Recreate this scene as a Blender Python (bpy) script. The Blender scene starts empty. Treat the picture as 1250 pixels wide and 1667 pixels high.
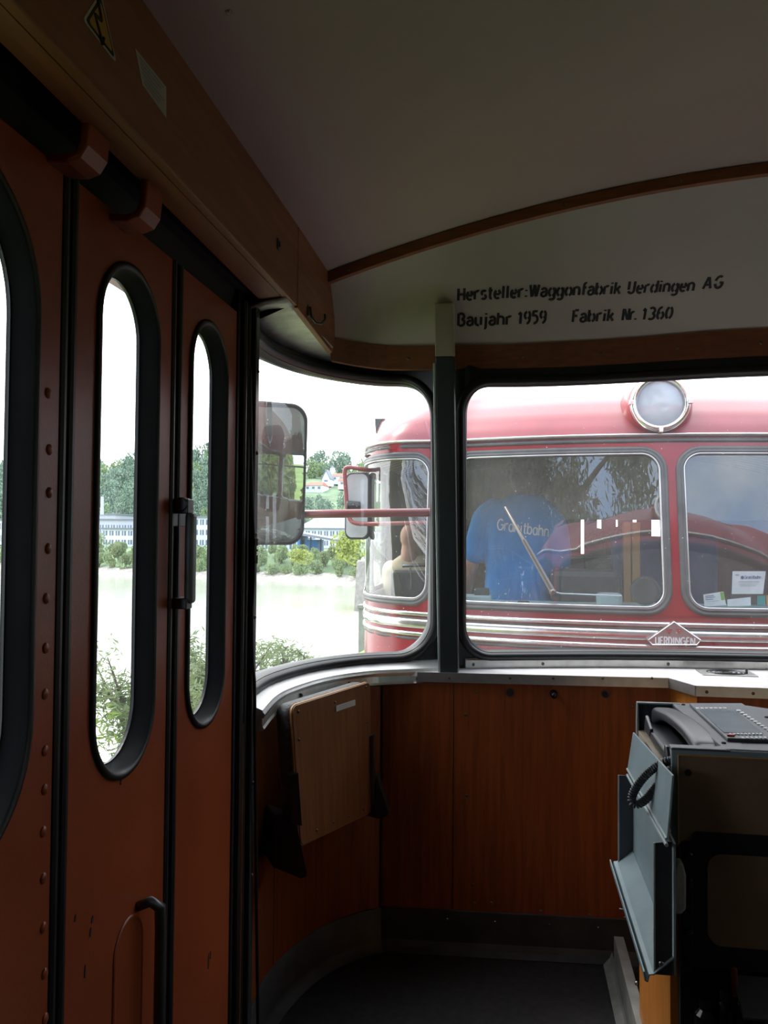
import bpy, bmesh, math, random
import numpy as np
from mathutils import Vector, Matrix
from mathutils.bvhtree import BVHTree
random.seed(7)
SC = bpy.context.scene
COL = SC.collection
PI = math.pi

# ------------------------------------------------------------------ camera
F = 1349.0
CAM = np.array([0.0, 0.0, 1.32])
YAW = math.atan(209 / F); PIT = math.radians(1.65); ROLL = math.radians(0.45)
_fw = np.array([-math.sin(YAW) * math.cos(PIT), math.cos(YAW) * math.cos(PIT), math.sin(PIT)])
_rt = np.array([math.cos(YAW), math.sin(YAW), 0.0]); _up = np.cross(_rt, _fw)
_R = _rt * math.cos(ROLL) + _up * math.sin(ROLL)
_U = _up * math.cos(ROLL) - _rt * math.sin(ROLL)
cd = bpy.data.cameras.new('camera'); cam = bpy.data.objects.new('camera', cd); COL.objects.link(cam)
cd.sensor_fit = 'AUTO'; cd.sensor_width = 36.0; cd.lens = F / 1667 * 36.0
cd.clip_start = 0.02; cd.clip_end = 3000
mw = Matrix.Identity(4)
for i in range(3):
    mw[i][0] = _R[i]; mw[i][1] = _U[i]; mw[i][2] = -_fw[i]; mw[i][3] = CAM[i]
cam.matrix_world = mw
SC.camera = cam

def U(px, py, X=None, Y=None, Z=None):
    """a pixel of the 1250x1667 photograph on a plane of the place"""
    d = _fw * F + _R * (px - 625) + _U * (833.5 - py)
    if X is not None: t = (X - CAM[0]) / d[0]
    elif Y is not None: t = (Y - CAM[1]) / d[1]
    else: t = (Z - CAM[2]) / d[2]
    return Vector(CAM + d * t)

# ------------------------------------------------------------------ light
SKY_STRENGTH = 1.0
SUN_STRENGTH = 2.2
EXPOSURE = 0.0
W = bpy.data.worlds.new('world'); SC.world = W; W.use_nodes = True
nt = W.node_tree; nt.nodes.clear()
def wn(t, **k):
    n = nt.nodes.new(t)
    for a, b in k.items(): setattr(n, a, b)
    return n
tc = wn('ShaderNodeTexCoord')
noi = wn('ShaderNodeTexNoise'); noi.inputs['Scale'].default_value = 2.2; noi.inputs['Detail'].default_value = 6; noi.inputs['Roughness'].default_value = 0.55
mp = wn('ShaderNodeMapping'); mp.inputs['Scale'].default_value = (1, 1, 2.6)
nt.links.new(tc.outputs['Generated'], mp.inputs['Vector']); nt.links.new(mp.outputs['Vector'], noi.inputs['Vector'])
cr = wn('ShaderNodeValToRGB'); cr.color_ramp.elements[0].position = 0.36; cr.color_ramp.elements[1].position = 0.68
cr.color_ramp.elements[0].color = (1.35, 1.95, 3.05, 1); cr.color_ramp.elements[1].color = (3.5, 3.6, 3.75, 1)
nt.links.new(noi.outputs['Fac'], cr.inputs['Fac'])
# the brighter, cloud-veiled half of the sky lies ahead and over the river
dotn = wn('ShaderNodeVectorMath', operation='DOT_PRODUCT'); dotn.inputs[1].default_value = Vector((-0.62, 0.74, 0.25)).normalized()
nt.links.new(tc.outputs['Generated'], dotn.inputs[0])
mr = wn('ShaderNodeMapRange'); mr.inputs['From Min'].default_value = -0.35; mr.inputs['From Max'].default_value = 0.6
nt.links.new(dotn.outputs['Value'], mr.inputs['Value'])
mx = wn('ShaderNodeMix', data_type='RGBA'); mx.inputs[7].default_value = (4.6, 4.7, 4.8, 1)
nt.links.new(mr.outputs['Result'], mx.inputs[0]); nt.links.new(cr.outputs['Color'], mx.inputs[6])
bg = wn('ShaderNodeBackground'); bg.inputs['Strength'].default_value = SKY_STRENGTH
nt.links.new(mx.outputs[2], bg.inputs['Color'])
wo = wn('ShaderNodeOutputWorld'); nt.links.new(bg.outputs['Background'], wo.inputs['Surface'])
sl = bpy.data.lights.new('sun', 'SUN'); sl.energy = SUN_STRENGTH; sl.angle = math.radians(12); sl.color = (1, .96, .9)
sun = bpy.data.objects.new('sun', sl); COL.objects.link(sun)
sun.rotation_euler = Vector((0.50, -0.28, -0.82)).to_track_quat('-Z', 'Y').to_euler()
vs = SC.view_settings
vs.view_transform = 'Standard'; vs.look = 'None'; vs.gamma = 1; vs.use_curve_mapping = False; vs.exposure = EXPOSURE
cy = SC.cycles
cy.use_denoising = True; cy.max_bounces = 10; cy.diffuse_bounces = 5; cy.glossy_bounces = 5; cy.transparent_max_bounces = 24
cy.sample_clamp_indirect = 8.0; cy.caustics_reflective = False; cy.caustics_refractive = False

# ------------------------------------------------------------------ materials
MATS = {}
def mat(name, col, rough=0.5, metal=0.0, var=0.12, scale=8.0, stretch=(1, 1, 1), bump=0.0, bscale=60.0, spec=0.5, col2=None, lo=.35, hi=.65, sheen=0, backlit=0):
    m = bpy.data.materials.new(name); m.use_nodes = True
    t = m.node_tree; b = t.nodes['Principled BSDF']
    b.inputs['Roughness'].default_value = rough; b.inputs['Metallic'].default_value = metal
    b.inputs['Specular IOR Level'].default_value = spec
    if sheen: b.inputs['Sheen Weight'].default_value = sheen
    tcn = t.nodes.new('ShaderNodeTexCoord'); mpn = t.nodes.new('ShaderNodeMapping'); mpn.inputs['Scale'].default_value = stretch
    t.links.new(tcn.outputs['Object'], mpn.inputs['Vector'])
    n = t.nodes.new('ShaderNodeTexNoise'); n.inputs['Scale'].default_value = scale; n.inputs['Detail'].default_value = 5
    t.links.new(mpn.outputs['Vector'], n.inputs['Vector'])
    r = t.nodes.new('ShaderNodeValToRGB')
    a = [max(0, c * (1 - var)) for c in col]; bb = [min(1, c * (1 + var)) for c in (col2 or col)]
    if col2: a = list(col); bb = list(col2)
    r.color_ramp.elements[0].color = (*a, 1); r.color_ramp.elements[1].color = (*bb, 1)
    r.color_ramp.elements[0].position = lo; r.color_ramp.elements[1].position = hi
    t.links.new(n.outputs['Fac'], r.inputs['Fac']); t.links.new(r.outputs['Color'], b.inputs['Base Color'])
    if bump:
        n2 = t.nodes.new('ShaderNodeTexNoise'); n2.inputs['Scale'].default_value = bscale; n2.inputs['Detail'].default_value = 3
        t.links.new(mpn.outputs['Vector'], n2.inputs['Vector'])
        bp = t.nodes.new('ShaderNodeBump'); bp.inputs['Strength'].default_value = bump; bp.inputs['Distance'].default_value = 0.01
        t.links.new(n2.outputs['Fac'], bp.inputs['Height']); t.links.new(bp.outputs['Normal'], b.inputs['Normal'])
    if backlit:
        tr = t.nodes.new('ShaderNodeBsdfTranslucent'); t.links.new(r.outputs['Color'], tr.inputs['Color'])
        ms = t.nodes.new('ShaderNodeMixShader'); ms.inputs[0].default_value = backlit
        t.links.new(b.outputs[0], ms.inputs[1]); t.links.new(tr.outputs[0], ms.inputs[2])
        t.links.new(ms.outputs[0], t.nodes['Material Output'].inputs['Surface'])
    MATS[name] = m
    return m

def glass(name, refl=0.08, dirt=0.02, tint=(.97, .985, .98), specks=0.5, sscale=90.0):
    """a thin pane: clear, reflecting more at a slant, with a dusty film and dried spots"""
    m = bpy.data.materials.new(name); m.use_nodes = True; t = m.node_tree
    t.nodes.remove(t.nodes['Principled BSDF']); out = t.nodes['Material Output']
    N = lambda k: t.nodes.new(k); L = t.links.new
    tr = N('ShaderNodeBsdfTransparent'); tr.inputs['Color'].default_value = (*tint, 1)
    gl = N('ShaderNodeBsdfGlossy'); gl.inputs['Roughness'].default_value = 0.0
    lw = N('ShaderNodeLayerWeight'); lw.inputs['Blend'].default_value = 0.5
    pw = N('ShaderNodeMath'); pw.operation = 'POWER'; pw.inputs[1].default_value = 5; L(lw.outputs['Facing'], pw.inputs[0])
    ma = N('ShaderNodeMath'); ma.operation = 'MULTIPLY_ADD'; ma.inputs[1].default_value = 0.9; ma.inputs[2].default_value = refl; L(pw.outputs[0], ma.inputs[0])
    mx = N('ShaderNodeMixShader'); L(ma.outputs[0], mx.inputs[0]); L(tr.outputs[0], mx.inputs[1]); L(gl.outputs[0], mx.inputs[2])
    tl = N('ShaderNodeBsdfTranslucent'); tl.inputs['Color'].default_value = (.9, .9, .88, 1)
    df = N('ShaderNodeBsdfDiffuse'); df.inputs['Color'].default_value = (.8, .8, .78, 1)
    md = N('ShaderNodeMixShader'); md.inputs[0].default_value = .5; L(tl.outputs[0], md.inputs[1]); L(df.outputs[0], md.inputs[2])
    tcn = N('ShaderNodeTexCoord')
    n1 = N('ShaderNodeTexNoise'); n1.inputs['Scale'].default_value = 3.0; n1.inputs['Detail'].default_value = 4; L(tcn.outputs['Object'], n1.inputs['Vector'])
    k1 = N('ShaderNodeMapRange'); k1.inputs['From Min'].default_value = .3; k1.inputs['From Max'].default_value = .75; k1.inputs['To Min'].default_value = dirt * .5; k1.inputs['To Max'].default_value = dirt * 1.6; L(n1.outputs['Fac'], k1.inputs['Value'])
    v = N('ShaderNodeTexVoronoi'); v.inputs['Scale'].default_value = sscale; v.inputs['Randomness'].default_value = 1; L(tcn.outputs['Object'], v.inputs['Vector'])
    rad = N('ShaderNodeSeparateColor'); L(v.outputs['Color'], rad.inputs['Color'])
    rr = N('ShaderNodeMapRange'); rr.inputs['From Min'].default_value = .72; rr.inputs['From Max'].default_value = 1; rr.inputs['To Min'].default_value = 0; rr.inputs['To Max'].default_value = .17; L(rad.outputs[0], rr.inputs['Value'])
    lt = N('ShaderNodeMath'); lt.operation = 'LESS_THAN'; L(v.outputs['Distance'], lt.inputs[0]); L(rr.outputs['Result'], lt.inputs[1])
    n3 = N('ShaderNodeTexNoise'); n3.inputs['Scale'].default_value = 6; L(tcn.outputs['Object'], n3.inputs['Vector'])
    gt = N('ShaderNodeMath'); gt.operation = 'GREATER_THAN'; gt.inputs[1].default_value = .52; L(n3.outputs['Fac'], gt.inputs[0])
    m2 = N('ShaderNodeMath'); m2.operation = 'MULTIPLY'; L(lt.outputs[0], m2.inputs[0]); L(gt.outputs[0], m2.inputs[1])
    m3 = N('ShaderNodeMath'); m3.operation = 'MULTIPLY'; m3.inputs[1].default_value = specks; L(m2.outputs[0], m3.inputs[0])
    ad = N('ShaderNodeMath'); ad.operation = 'ADD'; ad.use_clamp = True; L(k1.outputs['Result'], ad.inputs[0]); L(m3.outputs[0], ad.inputs[1])
    fm = N('ShaderNodeMixShader'); L(ad.outputs[0], fm.inputs[0]); L(mx.outputs[0], fm.inputs[1]); L(md.outputs[0], fm.inputs[2])
    L(fm.outputs[0], out.inputs['Surface'])
    MATS[name] = m
    return m

WOOD = (0.40, 0.115, 0.022)
mat('cab_wood_lit', (0.46, .165, .030), .42, col2=(0.58, .215, .040), scale=5, stretch=(14, 14, .8), bump=.03, bscale=30)  # yellower, lighter cab wood: light from the left put into the colour
mat('cab_wood', (0.20, .046, .0085), .42, col2=(0.30, .076, .0145), scale=5, stretch=(14, 14, .8), bump=.03, bscale=30)
mat('fascia_wood', (0.24, .088, .036), .5, col2=(0.33, .125, .052), scale=4, stretch=(12, .8, 12))
mat('seat_wood', (0.165, .060, .020), .4, col2=(0.225, .084, .028), scale=5, stretch=(12, 12, .7))
mat('header_wood', (0.15, .050, .019), .45, col2=(0.20, .068, .026), scale=6, stretch=(2, 14, 14))
mat('trim_wood', (0.20, .064, .022), .45, col2=(0.28, .092, .032), scale=6, stretch=(2, 14, 14))
mat('door_paint', (0.30, .057, .016), .36, col2=(0.37, .078, .023), scale=3, bump=.05, bscale=220)
mat('door_chip', (0.05, .04, .035), .8)
mat('rubber', (0.012, .013, .015), .42, var=.2)
mat('black_frame', (0.016, .018, .021), .35, var=.2, bump=.03)
mat('black_matte', (0.008, .008, .009), .8)
mat('gloss_black', (0.012, .012, .013), .22)
mat('ceiling_cream', (0.40, .322, .315), .55, var=.04, scale=2, bump=.02, bscale=400)
mat('wall_cream', (0.50, .445, .405), .38, var=.05, scale=3, bump=.06, bscale=40)
mat('post_cream', (0.46, .42, .35), .4, var=.06)
mat('post_dark', (0.030, .040, .042), .35, var=.1)
mat('post_highlight', (0.35, .42, .42), .3)
mat('grey_paint', (0.20, .22, .22), .35, var=.25, scale=12, bump=.25, bscale=45)
mat('soffit_paint', (0.74, .77, .75), .28, var=.2, scale=12, bump=.5, bscale=40)
mat('alu', (0.62, .62, .60), .32, 0.9, var=.08, scale=30)
mat('alu_top', (0.78, .78, .78), .38, .35, var=.05)
mat('desk_top', (0.66, .64, .66), .4, var=.05, scale=20)
mat('steel', (0.5, .5, .5), .25, 1.0)
mat('latch_metal', (0.62, .61, .58), .35, .35)
mat('dark_steel', (0.10, .10, .105), .35, .8)
mat('screw', (0.16, .13, .10), .4, .7)
mat('floor_rubber', (0.018, .017, .018), .7, var=.35, scale=40, bump=.15, bscale=200)
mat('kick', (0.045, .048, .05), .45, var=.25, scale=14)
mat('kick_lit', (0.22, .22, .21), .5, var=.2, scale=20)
mat('cushion', (0.12, .12, .125), .9, var=.4, scale=60, bump=.4, bscale=250, sheen=.5)
mat('console_blue', (0.235, .315, .345), .38, var=.12, scale=9, bump=.03, bscale=90)
mat('console_edge', (0.33, .40, .42), .35)
mat('console_dark', (0.05, .055, .065), .4)
mat('console_brown', (0.23, .145, .092), .5, var=.1)
mat('phone', (0.035, .037, .046), .38, var=.08)
mat('panel_grey', (0.085, .093, .115), .42)
mat('screen', (0.15, .175, .19), .22)
mat('key_white', (0.7, .72, .75), .5)
mat('red_lamp', (0.5, .03, .03), .3)
mat('beige', (0.40, .33, .24), .6)
mat('sticker_yellow', (0.50, .27, .03), .5)
mat('sticker_white', (0.52, .50, .44), .5)
mat('ink', (0.010, .010, .011), .6)
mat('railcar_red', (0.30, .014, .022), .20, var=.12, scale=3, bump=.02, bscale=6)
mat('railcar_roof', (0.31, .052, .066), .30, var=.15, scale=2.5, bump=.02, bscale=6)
mat('railcar_inside', (0.30, .21, .17), .6, var=.1)
mat('railcar_plank', (0.66, .57, .49), .5, var=.15, scale=3, stretch=(1, 1, 1))
mat('inside_maroon', (0.16, .02, .022), .6, var=.2)
mat('inside_floor', (0.06, .055, .05), .7)
mat('inside_wood', (0.50, .27, .09), .5, var=.15)
mat('gutter', (0.62, .60, .60), .28, .85)
mat('belt', (0.70, .68, .68), .22, .9, var=.1, scale=20)
mat('seal', (0.10, .10, .10), .4, var=.2)
mat('chrome', (0.78, .77, .76), .14, 1.0)
mat('lens', (0.55, .60, .64), .08, 0.0, spec=.8)
mat('emblem', (0.42, .27, .27), .3, .6)
mat('mirror', (0.72, .75, .73), .015, 1.0, var=.01)
mat('mirror_rim', (0.03, .03, .034), .35)
mat('bar_red', (0.33, .075, .080), .28)
mat('water', (0.50, .50, .43), .12, var=.08, scale=.05, bump=.45, bscale=1.1, spec=.6)
mat('bank_stone', (0.36, .33, .29), .9, var=.3, scale=1.5, bump=.5, bscale=2)
mat('grass', (0.16, .23, .06), .9, var=.3, scale=.6)
mat('hill', (0.15, .22, .12), .95, var=.4, scale=.1)
mat('ballast', (0.22, .20, .18), .95, var=.3, scale=12)
mat('concrete', (0.24, .23, .21), .85, var=.2, scale=2)
mat('wall_white', (0.72, .73, .74), .7, var=.05)
mat('wall_grey', (0.52, .53, .55), .7)
mat('roof_grey', (0.20, .22, .25), .7)
mat('roof_red', (0.42, .13, .08), .8, var=.15)
mat('shed_blue', (0.05, .20, .42), .6)
mat('far_glass', (0.16, .19, .23), .2)
mat('bark', (0.13, .11, .09), .9, var=.3, scale=6)
mat('leaf_far', (0.19, .27, .20), .8, col2=(.27, .36, .24), scale=.25)  # paler and bluer leaves: distance haze put into the colour
mat('leaf_far_light', (0.24, .33, .15), .8, col2=(.32, .41, .19), scale=.3)
mat('leaf_willow', (0.17, .22, .11), .7, col2=(.30, .36, .19), scale=.8, backlit=.35)
mat('leaf_bank', (0.19, .27, .12), .7, col2=(.33, .40, .20), scale=.4, backlit=.2)
mat('leaf_yellow', (0.27, .33, .07), .7, col2=(.38, .43, .11), scale=.5, backlit=.2)
mat('leaf_green', (0.14, .22, .05), .55, col2=(.25, .34, .09), scale=.7, backlit=.4)
mat('leaf_olive', (0.16, .17, .10), .6, col2=(.28, .27, .17), scale=.7, backlit=.4)
mat('skin', (0.50, .26, .17), .5, var=.08, scale=20)
mat('hair_brown', (0.040, .022, .016), .6, var=.5, scale=40, stretch=(1, 1, .3), bump=1.0, bscale=120)
mat('hair_grey', (0.30, .28, .26), .7, var=.3, scale=50)
mat('shirt_blue', (0.008, .25, .68), .75, var=.08, scale=6, bump=.25, bscale=7)
mat('shirt_cream', (0.62, .52, .36), .8, var=.06)
mat('shirt_grey', (0.27, .27, .25), .85, var=.2, scale=40)
mat('shirt_maroon', (0.17, .03, .03), .8)
mat('trousers', (0.03, .035, .05), .85)
mat('shoe', (0.02, .02, .02), .5)
mat('print_white', (0.80, .84, .86), .6)
mat('paper', (0.80, .82, .84), .6)
mat('print_blue', (0.05, .10, .28), .6)
mat('print_grey', (0.35, .37, .42), .6)
mat('print_green', (0.22, .45, .06), .6)
mat('print_teal', (0.05, .35, .33), .6)
mat('print_orange', (0.65, .25, .05), .6)
mat('print_pink', (0.55, .08, .22), .6)
mat('seat_blue', (0.02, .06, .21), .8)
mat('dash_dark', (0.03, .033, .04), .5)
mat('dash_light', (0.38, .50, .52), .4)
mat('wiper_metal', (0.16, .14, .125), .35, .6)
glass('pane_cab', .05, .045, specks=.5)
glass('pane_door', .06, .02, specks=.3)
glass('pane_railcar', .14, .06, specks=.5)
glass('acrylic', .10, .03, specks=0)

# ------------------------------------------------------------------ mesh helpers
class MB:
    def __init__(s): s.v = []; s.f = []
    def add(s, vs_, fs_):
        o = len(s.v); s.v += [tuple(p) for p in vs_]; s.f += [tuple(i + o for i in f) for f in fs_]
        return s
    def quad(s, a, b, c, d): return s.add([a, b, c, d], [(0, 1, 2, 3)])
    def box(s, c, size, R=None):
        hx, hy, hz = [k / 2 for k in size]; c = Vector(c); P = []
        for x, y, z in ((-1, -1, -1), (1, -1, -1), (1, 1, -1), (-1, 1, -1), (-1, -1, 1), (1, -1, 1), (1, 1, 1), (-1, 1, 1)):
            p = Vector((x * hx, y * hy, z * hz)); P.append(c + (R @ p if R else p))
        return s.add(P, [(0, 3, 2, 1), (4, 5, 6, 7), (0, 1, 5, 4), (1, 2, 6, 5), (2, 3, 7, 6), (3, 0, 4, 7)])
    def bx(s, x0, x1, y0, y1, z0, z1): return s.box(((x0 + x1) / 2, (y0 + y1) / 2, (z0 + z1) / 2), (x1 - x0, y1 - y0, z1 - z0))
    def prism(s, poly, vec):
        vec = Vector(vec); n = len(poly); P = [Vector(p) for p in poly] + [Vector(p) + vec for p in poly]
        fs_ = [tuple(range(n))[::-1], tuple(range(n, 2 * n))] + [(i, (i + 1) % n, (i + 1) % n + n, i + n) for i in range(n)]
        return s.add(P, fs_)
    def tube(s, pts, r, n=10, cap=True, closed=False, flat=1.0):
        pts = [Vector(p) for p in pts]; m = len(pts)
        rs = r if isinstance(r, (list, tuple)) else [r] * m
        T = []
        for i in range(m):
            a = pts[(i - 1) % m] if (closed or i > 0) else pts[i]; b = pts[(i + 1) % m] if (closed or i < m - 1) else pts[i]
            T.append((b - a).normalized())
        up_ = Vector((0, 0, 1)) if abs(T[0].z) < .9 else Vector((1, 0, 0))
        nx = T[0].cross(up_).normalized(); V = []
        for i in range(m):
            nx = (nx - T[i] * nx.dot(T[i])).normalized(); ny = T[i].cross(nx)
            for k in range(n):
                a = 2 * PI * k / n
                V.append(pts[i] + (nx * math.cos(a) + ny * math.sin(a) * flat) * rs[i])
        Fs = []
        for i in range(m if closed else m - 1):
            j = (i + 1) % m
            for k in range(n):
                k2 = (k + 1) % n
                Fs.append((i * n + k, i * n + k2, j * n + k2, j * n + k))
        if cap and not closed:
            Fs.append(tuple(range(n))[::-1]); Fs.append(tuple(range((m - 1) * n, m * n)))
        return s.add(V, Fs)
    def lathe(s, o, d, prof, n=32, cap=True):
        o = Vector(o); d = Vector(d).normalized(); a = d.orthogonal().normalized(); b = d.cross(a); V = []
        for t_, r in prof:
            for k in range(n):
                q = 2 * PI * k / n; V.append(o + d * t_ + (a * math.cos(q) + b * math.sin(q)) * r)
        Fs = [(i * n + k, i * n + (k + 1) % n, (i + 1) * n + (k + 1) % n, (i + 1) * n + k) for i in range(len(prof) - 1) for k in range(n)]
        if cap: Fs += [tuple(range(n))[::-1], tuple(range((len(prof) - 1) * n, len(prof) * n))]
        return s.add(V, Fs)
    def ell(s, c, r, R=None, n=16, m=10):
        c = Vector(c); V = []
        for i in range(m + 1):
            th = PI * i / m
            for k in range(n):
                p = Vector((r[0] * math.sin(th) * math.cos(2 * PI * k / n), r[1] * math.sin(th) * math.sin(2 * PI * k / n), r[2] * math.cos(th)))
                V.append(c + (R @ p if R else p))
        return s.add(V, [(i * n + k, (i + 1) * n + k, (i + 1) * n + (k + 1) % n, i * n + (k + 1) % n) for i in range(m) for k in range(n)])
    def grid(s, fn, us, vs_, flip=False):
        V = [fn(u, v) for v in vs_ for u in us]; n = len(us)
        q = [(j * n + i, j * n + i + 1, (j + 1) * n + i + 1, (j + 1) * n + i) for j in range(len(vs_) - 1) for i in range(n - 1)]
        if flip: q = [f[::-1] for f in q]
        return s.add(V, q)
    def loops(s, Ls, closed=True, flip=False):
        n = len(Ls[0]); V = [p for l in Ls for p in l]
        rng = n if closed else n - 1
        q = [(j * n + i, j * n + (i + 1) % n, (j + 1) * n + (i + 1) % n, (j + 1) * n + i) for j in range(len(Ls) - 1) for i in range(rng)]
        return s.add(V, [f[::-1] for f in q] if flip else q)
    def strip(s, pts, nrm, w):
        """a flat ribbon of width w through pts, lying across the normals"""
        L = []; Rr = []; m = len(pts)
        for i in range(m):
            t_ = (pts[min(i + 1, m - 1)] - pts[max(i - 1, 0)]).normalized()
            sd = nrm[i].cross(t_).normalized() * (w / 2); L.append(pts[i] + sd); Rr.append(pts[i] - sd)
        return s.add(L + Rr, [(i, i + 1, m + i + 1, m + i) for i in range(m - 1)])

def wloc(o):
    p = Vector((0, 0, 0))
    while o is not None: p += o.location; o = o.parent
    return p

def obj(name, m, mt, parent=None, smooth=False, bevel=0, seg=2, sub=0, solid=0, loc=None, weld=False):
    me = bpy.data.meshes.new(name); off = wloc(parent)
    if loc is not None: off = Vector(loc)
    me.from_pydata([tuple(Vector(v) - off) for v in m.v], [], m.f); me.update()
    if weld:
        b = bmesh.new(); b.from_mesh(me); bmesh.ops.remove_doubles(b, verts=b.verts, dist=1e-5); b.to_mesh(me); b.free()
    mts = mt if isinstance(mt, (list, tuple)) else [mt]
    for q in mts: me.materials.append(MATS[q] if isinstance(q, str) else q)
    o = bpy.data.objects.new(name, me); COL.objects.link(o)
    if parent: o.parent = parent
    if loc is not None: o.location = off - wloc(parent) if parent else off
    if smooth:
        for p in me.polygons: p.use_smooth = True
    if solid:
        k = o.modifiers.new('solid', 'SOLIDIFY'); k.thickness = solid; k.offset = 0
    if bevel:
        k = o.modifiers.new('bevel', 'BEVEL'); k.width = bevel; k.segments = seg; k.limit_method = 'ANGLE'; k.angle_limit = math.radians(40)
    if sub:
        k = o.modifiers.new('sub', 'SUBSURF'); k.levels = sub; k.render_levels = sub
    return o

def objs(name, m, mt, parent=None, **k):
    """every separate piece of m becomes an object of its own"""
    n = len(m.v); par = list(range(n))
    def find(i):
        while par[i] != i: par[i] = par[par[i]]; i = par[i]
        return i
    for f in m.f:
        a = find(f[0])
        for i in f[1:]: par[find(i)] = a
    grp = {}
    for f in m.f: grp.setdefault(find(f[0]), []).append(f)
    out = []
    for fs_ in grp.values():
        ids = sorted({i for f in fs_ for i in f}); mp = {i: j for j, i in enumerate(ids)}
        q = MB(); q.v = [m.v[i] for i in ids]; q.f = [tuple(mp[i] for i in f) for f in fs_]
        c = sum((Vector(v) for v in q.v), Vector()) / len(q.v)
        out.append(obj(name, q, mt, parent, loc=c, **k))
    return out
def tag(o, label=None, cat=None, group=None, kind=None):
    if label: o['label'] = label
    if cat: o['category'] = cat
    if group: o['group'] = group
    if kind: o['kind'] = kind
    return o
def thing(name, label, cat, loc=(0, 0, 0), group=None, kind=None):
    o = bpy.data.objects.new(name, None); COL.objects.link(o); o.location = loc; o.empty_display_size = .1
    return tag(o, label, cat, group, kind)
def dup(o, parent=None):
    c = o.copy(); COL.objects.link(c); c.parent = parent
    for ch in list(o.children): dup(ch, c)
    return c

def rr_outline(u0, u1, z0, z1, r, n=12):
    """rounded rectangle as a list of (u, z), counter-clockwise"""
    r = min(r, (u1 - u0) / 2 - 1e-4, (z1 - z0) / 2 - 1e-4); P = []
    for cx, cz, a0 in ((u1 - r, z1 - r, 0), (u0 + r, z1 - r, 90), (u0 + r, z0 + r, 180), (u1 - r, z0 + r, 270)):
        for k in range(n + 1):
            a = math.radians(a0 + 90 * k / n); P.append((cx + r * math.cos(a), cz + r * math.sin(a)))
    Q = []                                             # more points along the straight runs
    for i in range(len(P)):
        a, b = P[i], P[(i + 1) % len(P)]; d = math.hypot(b[0] - a[0], b[1] - a[1]); k = max(1, int(d / .06))
        Q += [(a[0] + (b[0] - a[0]) * j / k, a[1] + (b[1] - a[1]) * j / k) for j in range(k)]
    return Q

def cell(m, surf, u0, u1, z0, z1, hole=None, K=6, flip=False):
    if hole is None:
        nu = max(2, int((u1 - u0) / .05) + 1); nz = max(2, int((z1 - z0) / .1) + 1)
        return m.grid(surf, np.linspace(u0, u1, nu), np.linspace(z0, z1, nz), flip)
    H = rr_outline(*hole); cu = (hole[0] + hole[1]) / 2; cz = (hole[2] + hole[3]) / 2; O = []
    # march both outlines by matching sides: project radially
    for (u, z) in H:
        du, dz = u - cu, z - cz; t_ = 1e9
        if du > 1e-9: t_ = min(t_, (u1 - cu) / du)
        if du < -1e-9: t_ = min(t_, (u0 - cu) / du)
        if dz > 1e-9: t_ = min(t_, (z1 - cz) / dz)
        if dz < -1e-9: t_ = min(t_, (z0 - cz) / dz)
        O.append((cu + du * t_, cz + dz * t_))
    for c in ((u0, z0), (u0, z1), (u1, z0), (u1, z1)):
        i = min(range(len(O)), key=lambda k: (O[k][0] - c[0]) ** 2 + (O[k][1] - c[1]) ** 2); O[i] = c
    Ls = [[surf(h[0] + (o[0] - h[0]) * k / K, h[1] + (o[1] - h[1]) * k / K) for h, o in zip(H, O)] for k in range(K + 1)]
    return m.loops(Ls, True, flip)

def snormal(surf, u, z, e=.004):
    a = surf(u + e, z) - surf(u - e, z); b = surf(u, z + e) - surf(u, z - e)
    return a.cross(b).normalized()

def ring(m, surf, hole, prof, sgn=1, flip=False):
    """sweep prof = [(outward offset, height along the surface normal)] round a hole"""
    Ls = []
    for d, h in prof:
        H = rr_outline(hole[0], hole[1], hole[2], hole[3], hole[4]); cu = (hole[0] + hole[1]) / 2; cz = (hole[2] + hole[3]) / 2
        row = []; n = len(H)
        for i, (u, z) in enumerate(H):
            a = H[i - 1]; b = H[(i + 1) % n]; t_ = Vector((b[0] - a[0], b[1] - a[1])); t_.normalize()
            uu, zz = u + t_.y * d, z - t_.x * d
            row.append(surf(uu, zz) + snormal(surf, uu, zz) * h * sgn)
        Ls.append(row)
    return m.loops(Ls, True, flip)

def pane(m, surf, hole, h=0.0, sgn=1, K=5):
    H = rr_outline(*hole); cu = (hole[0] + hole[1]) / 2; cz = (hole[2] + hole[3]) / 2
    sp = lambda u, z: surf(u, z) + snormal(surf, u, z) * h * sgn
    # flat mapping: shrink towards the middle segment
    hw = max(0, (hole[1] - hole[0]) / 2 - .05); hh = max(0, (hole[3] - hole[2]) / 2 - .05)
    Ls = []
    for k in range(K + 1):
        t_ = k / K; Ls.append([sp(u + (cu - u) * t_ * .999, z + (cz - z) * t_ * .999) for u, z in H])
    return m.loops(Ls)

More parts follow.
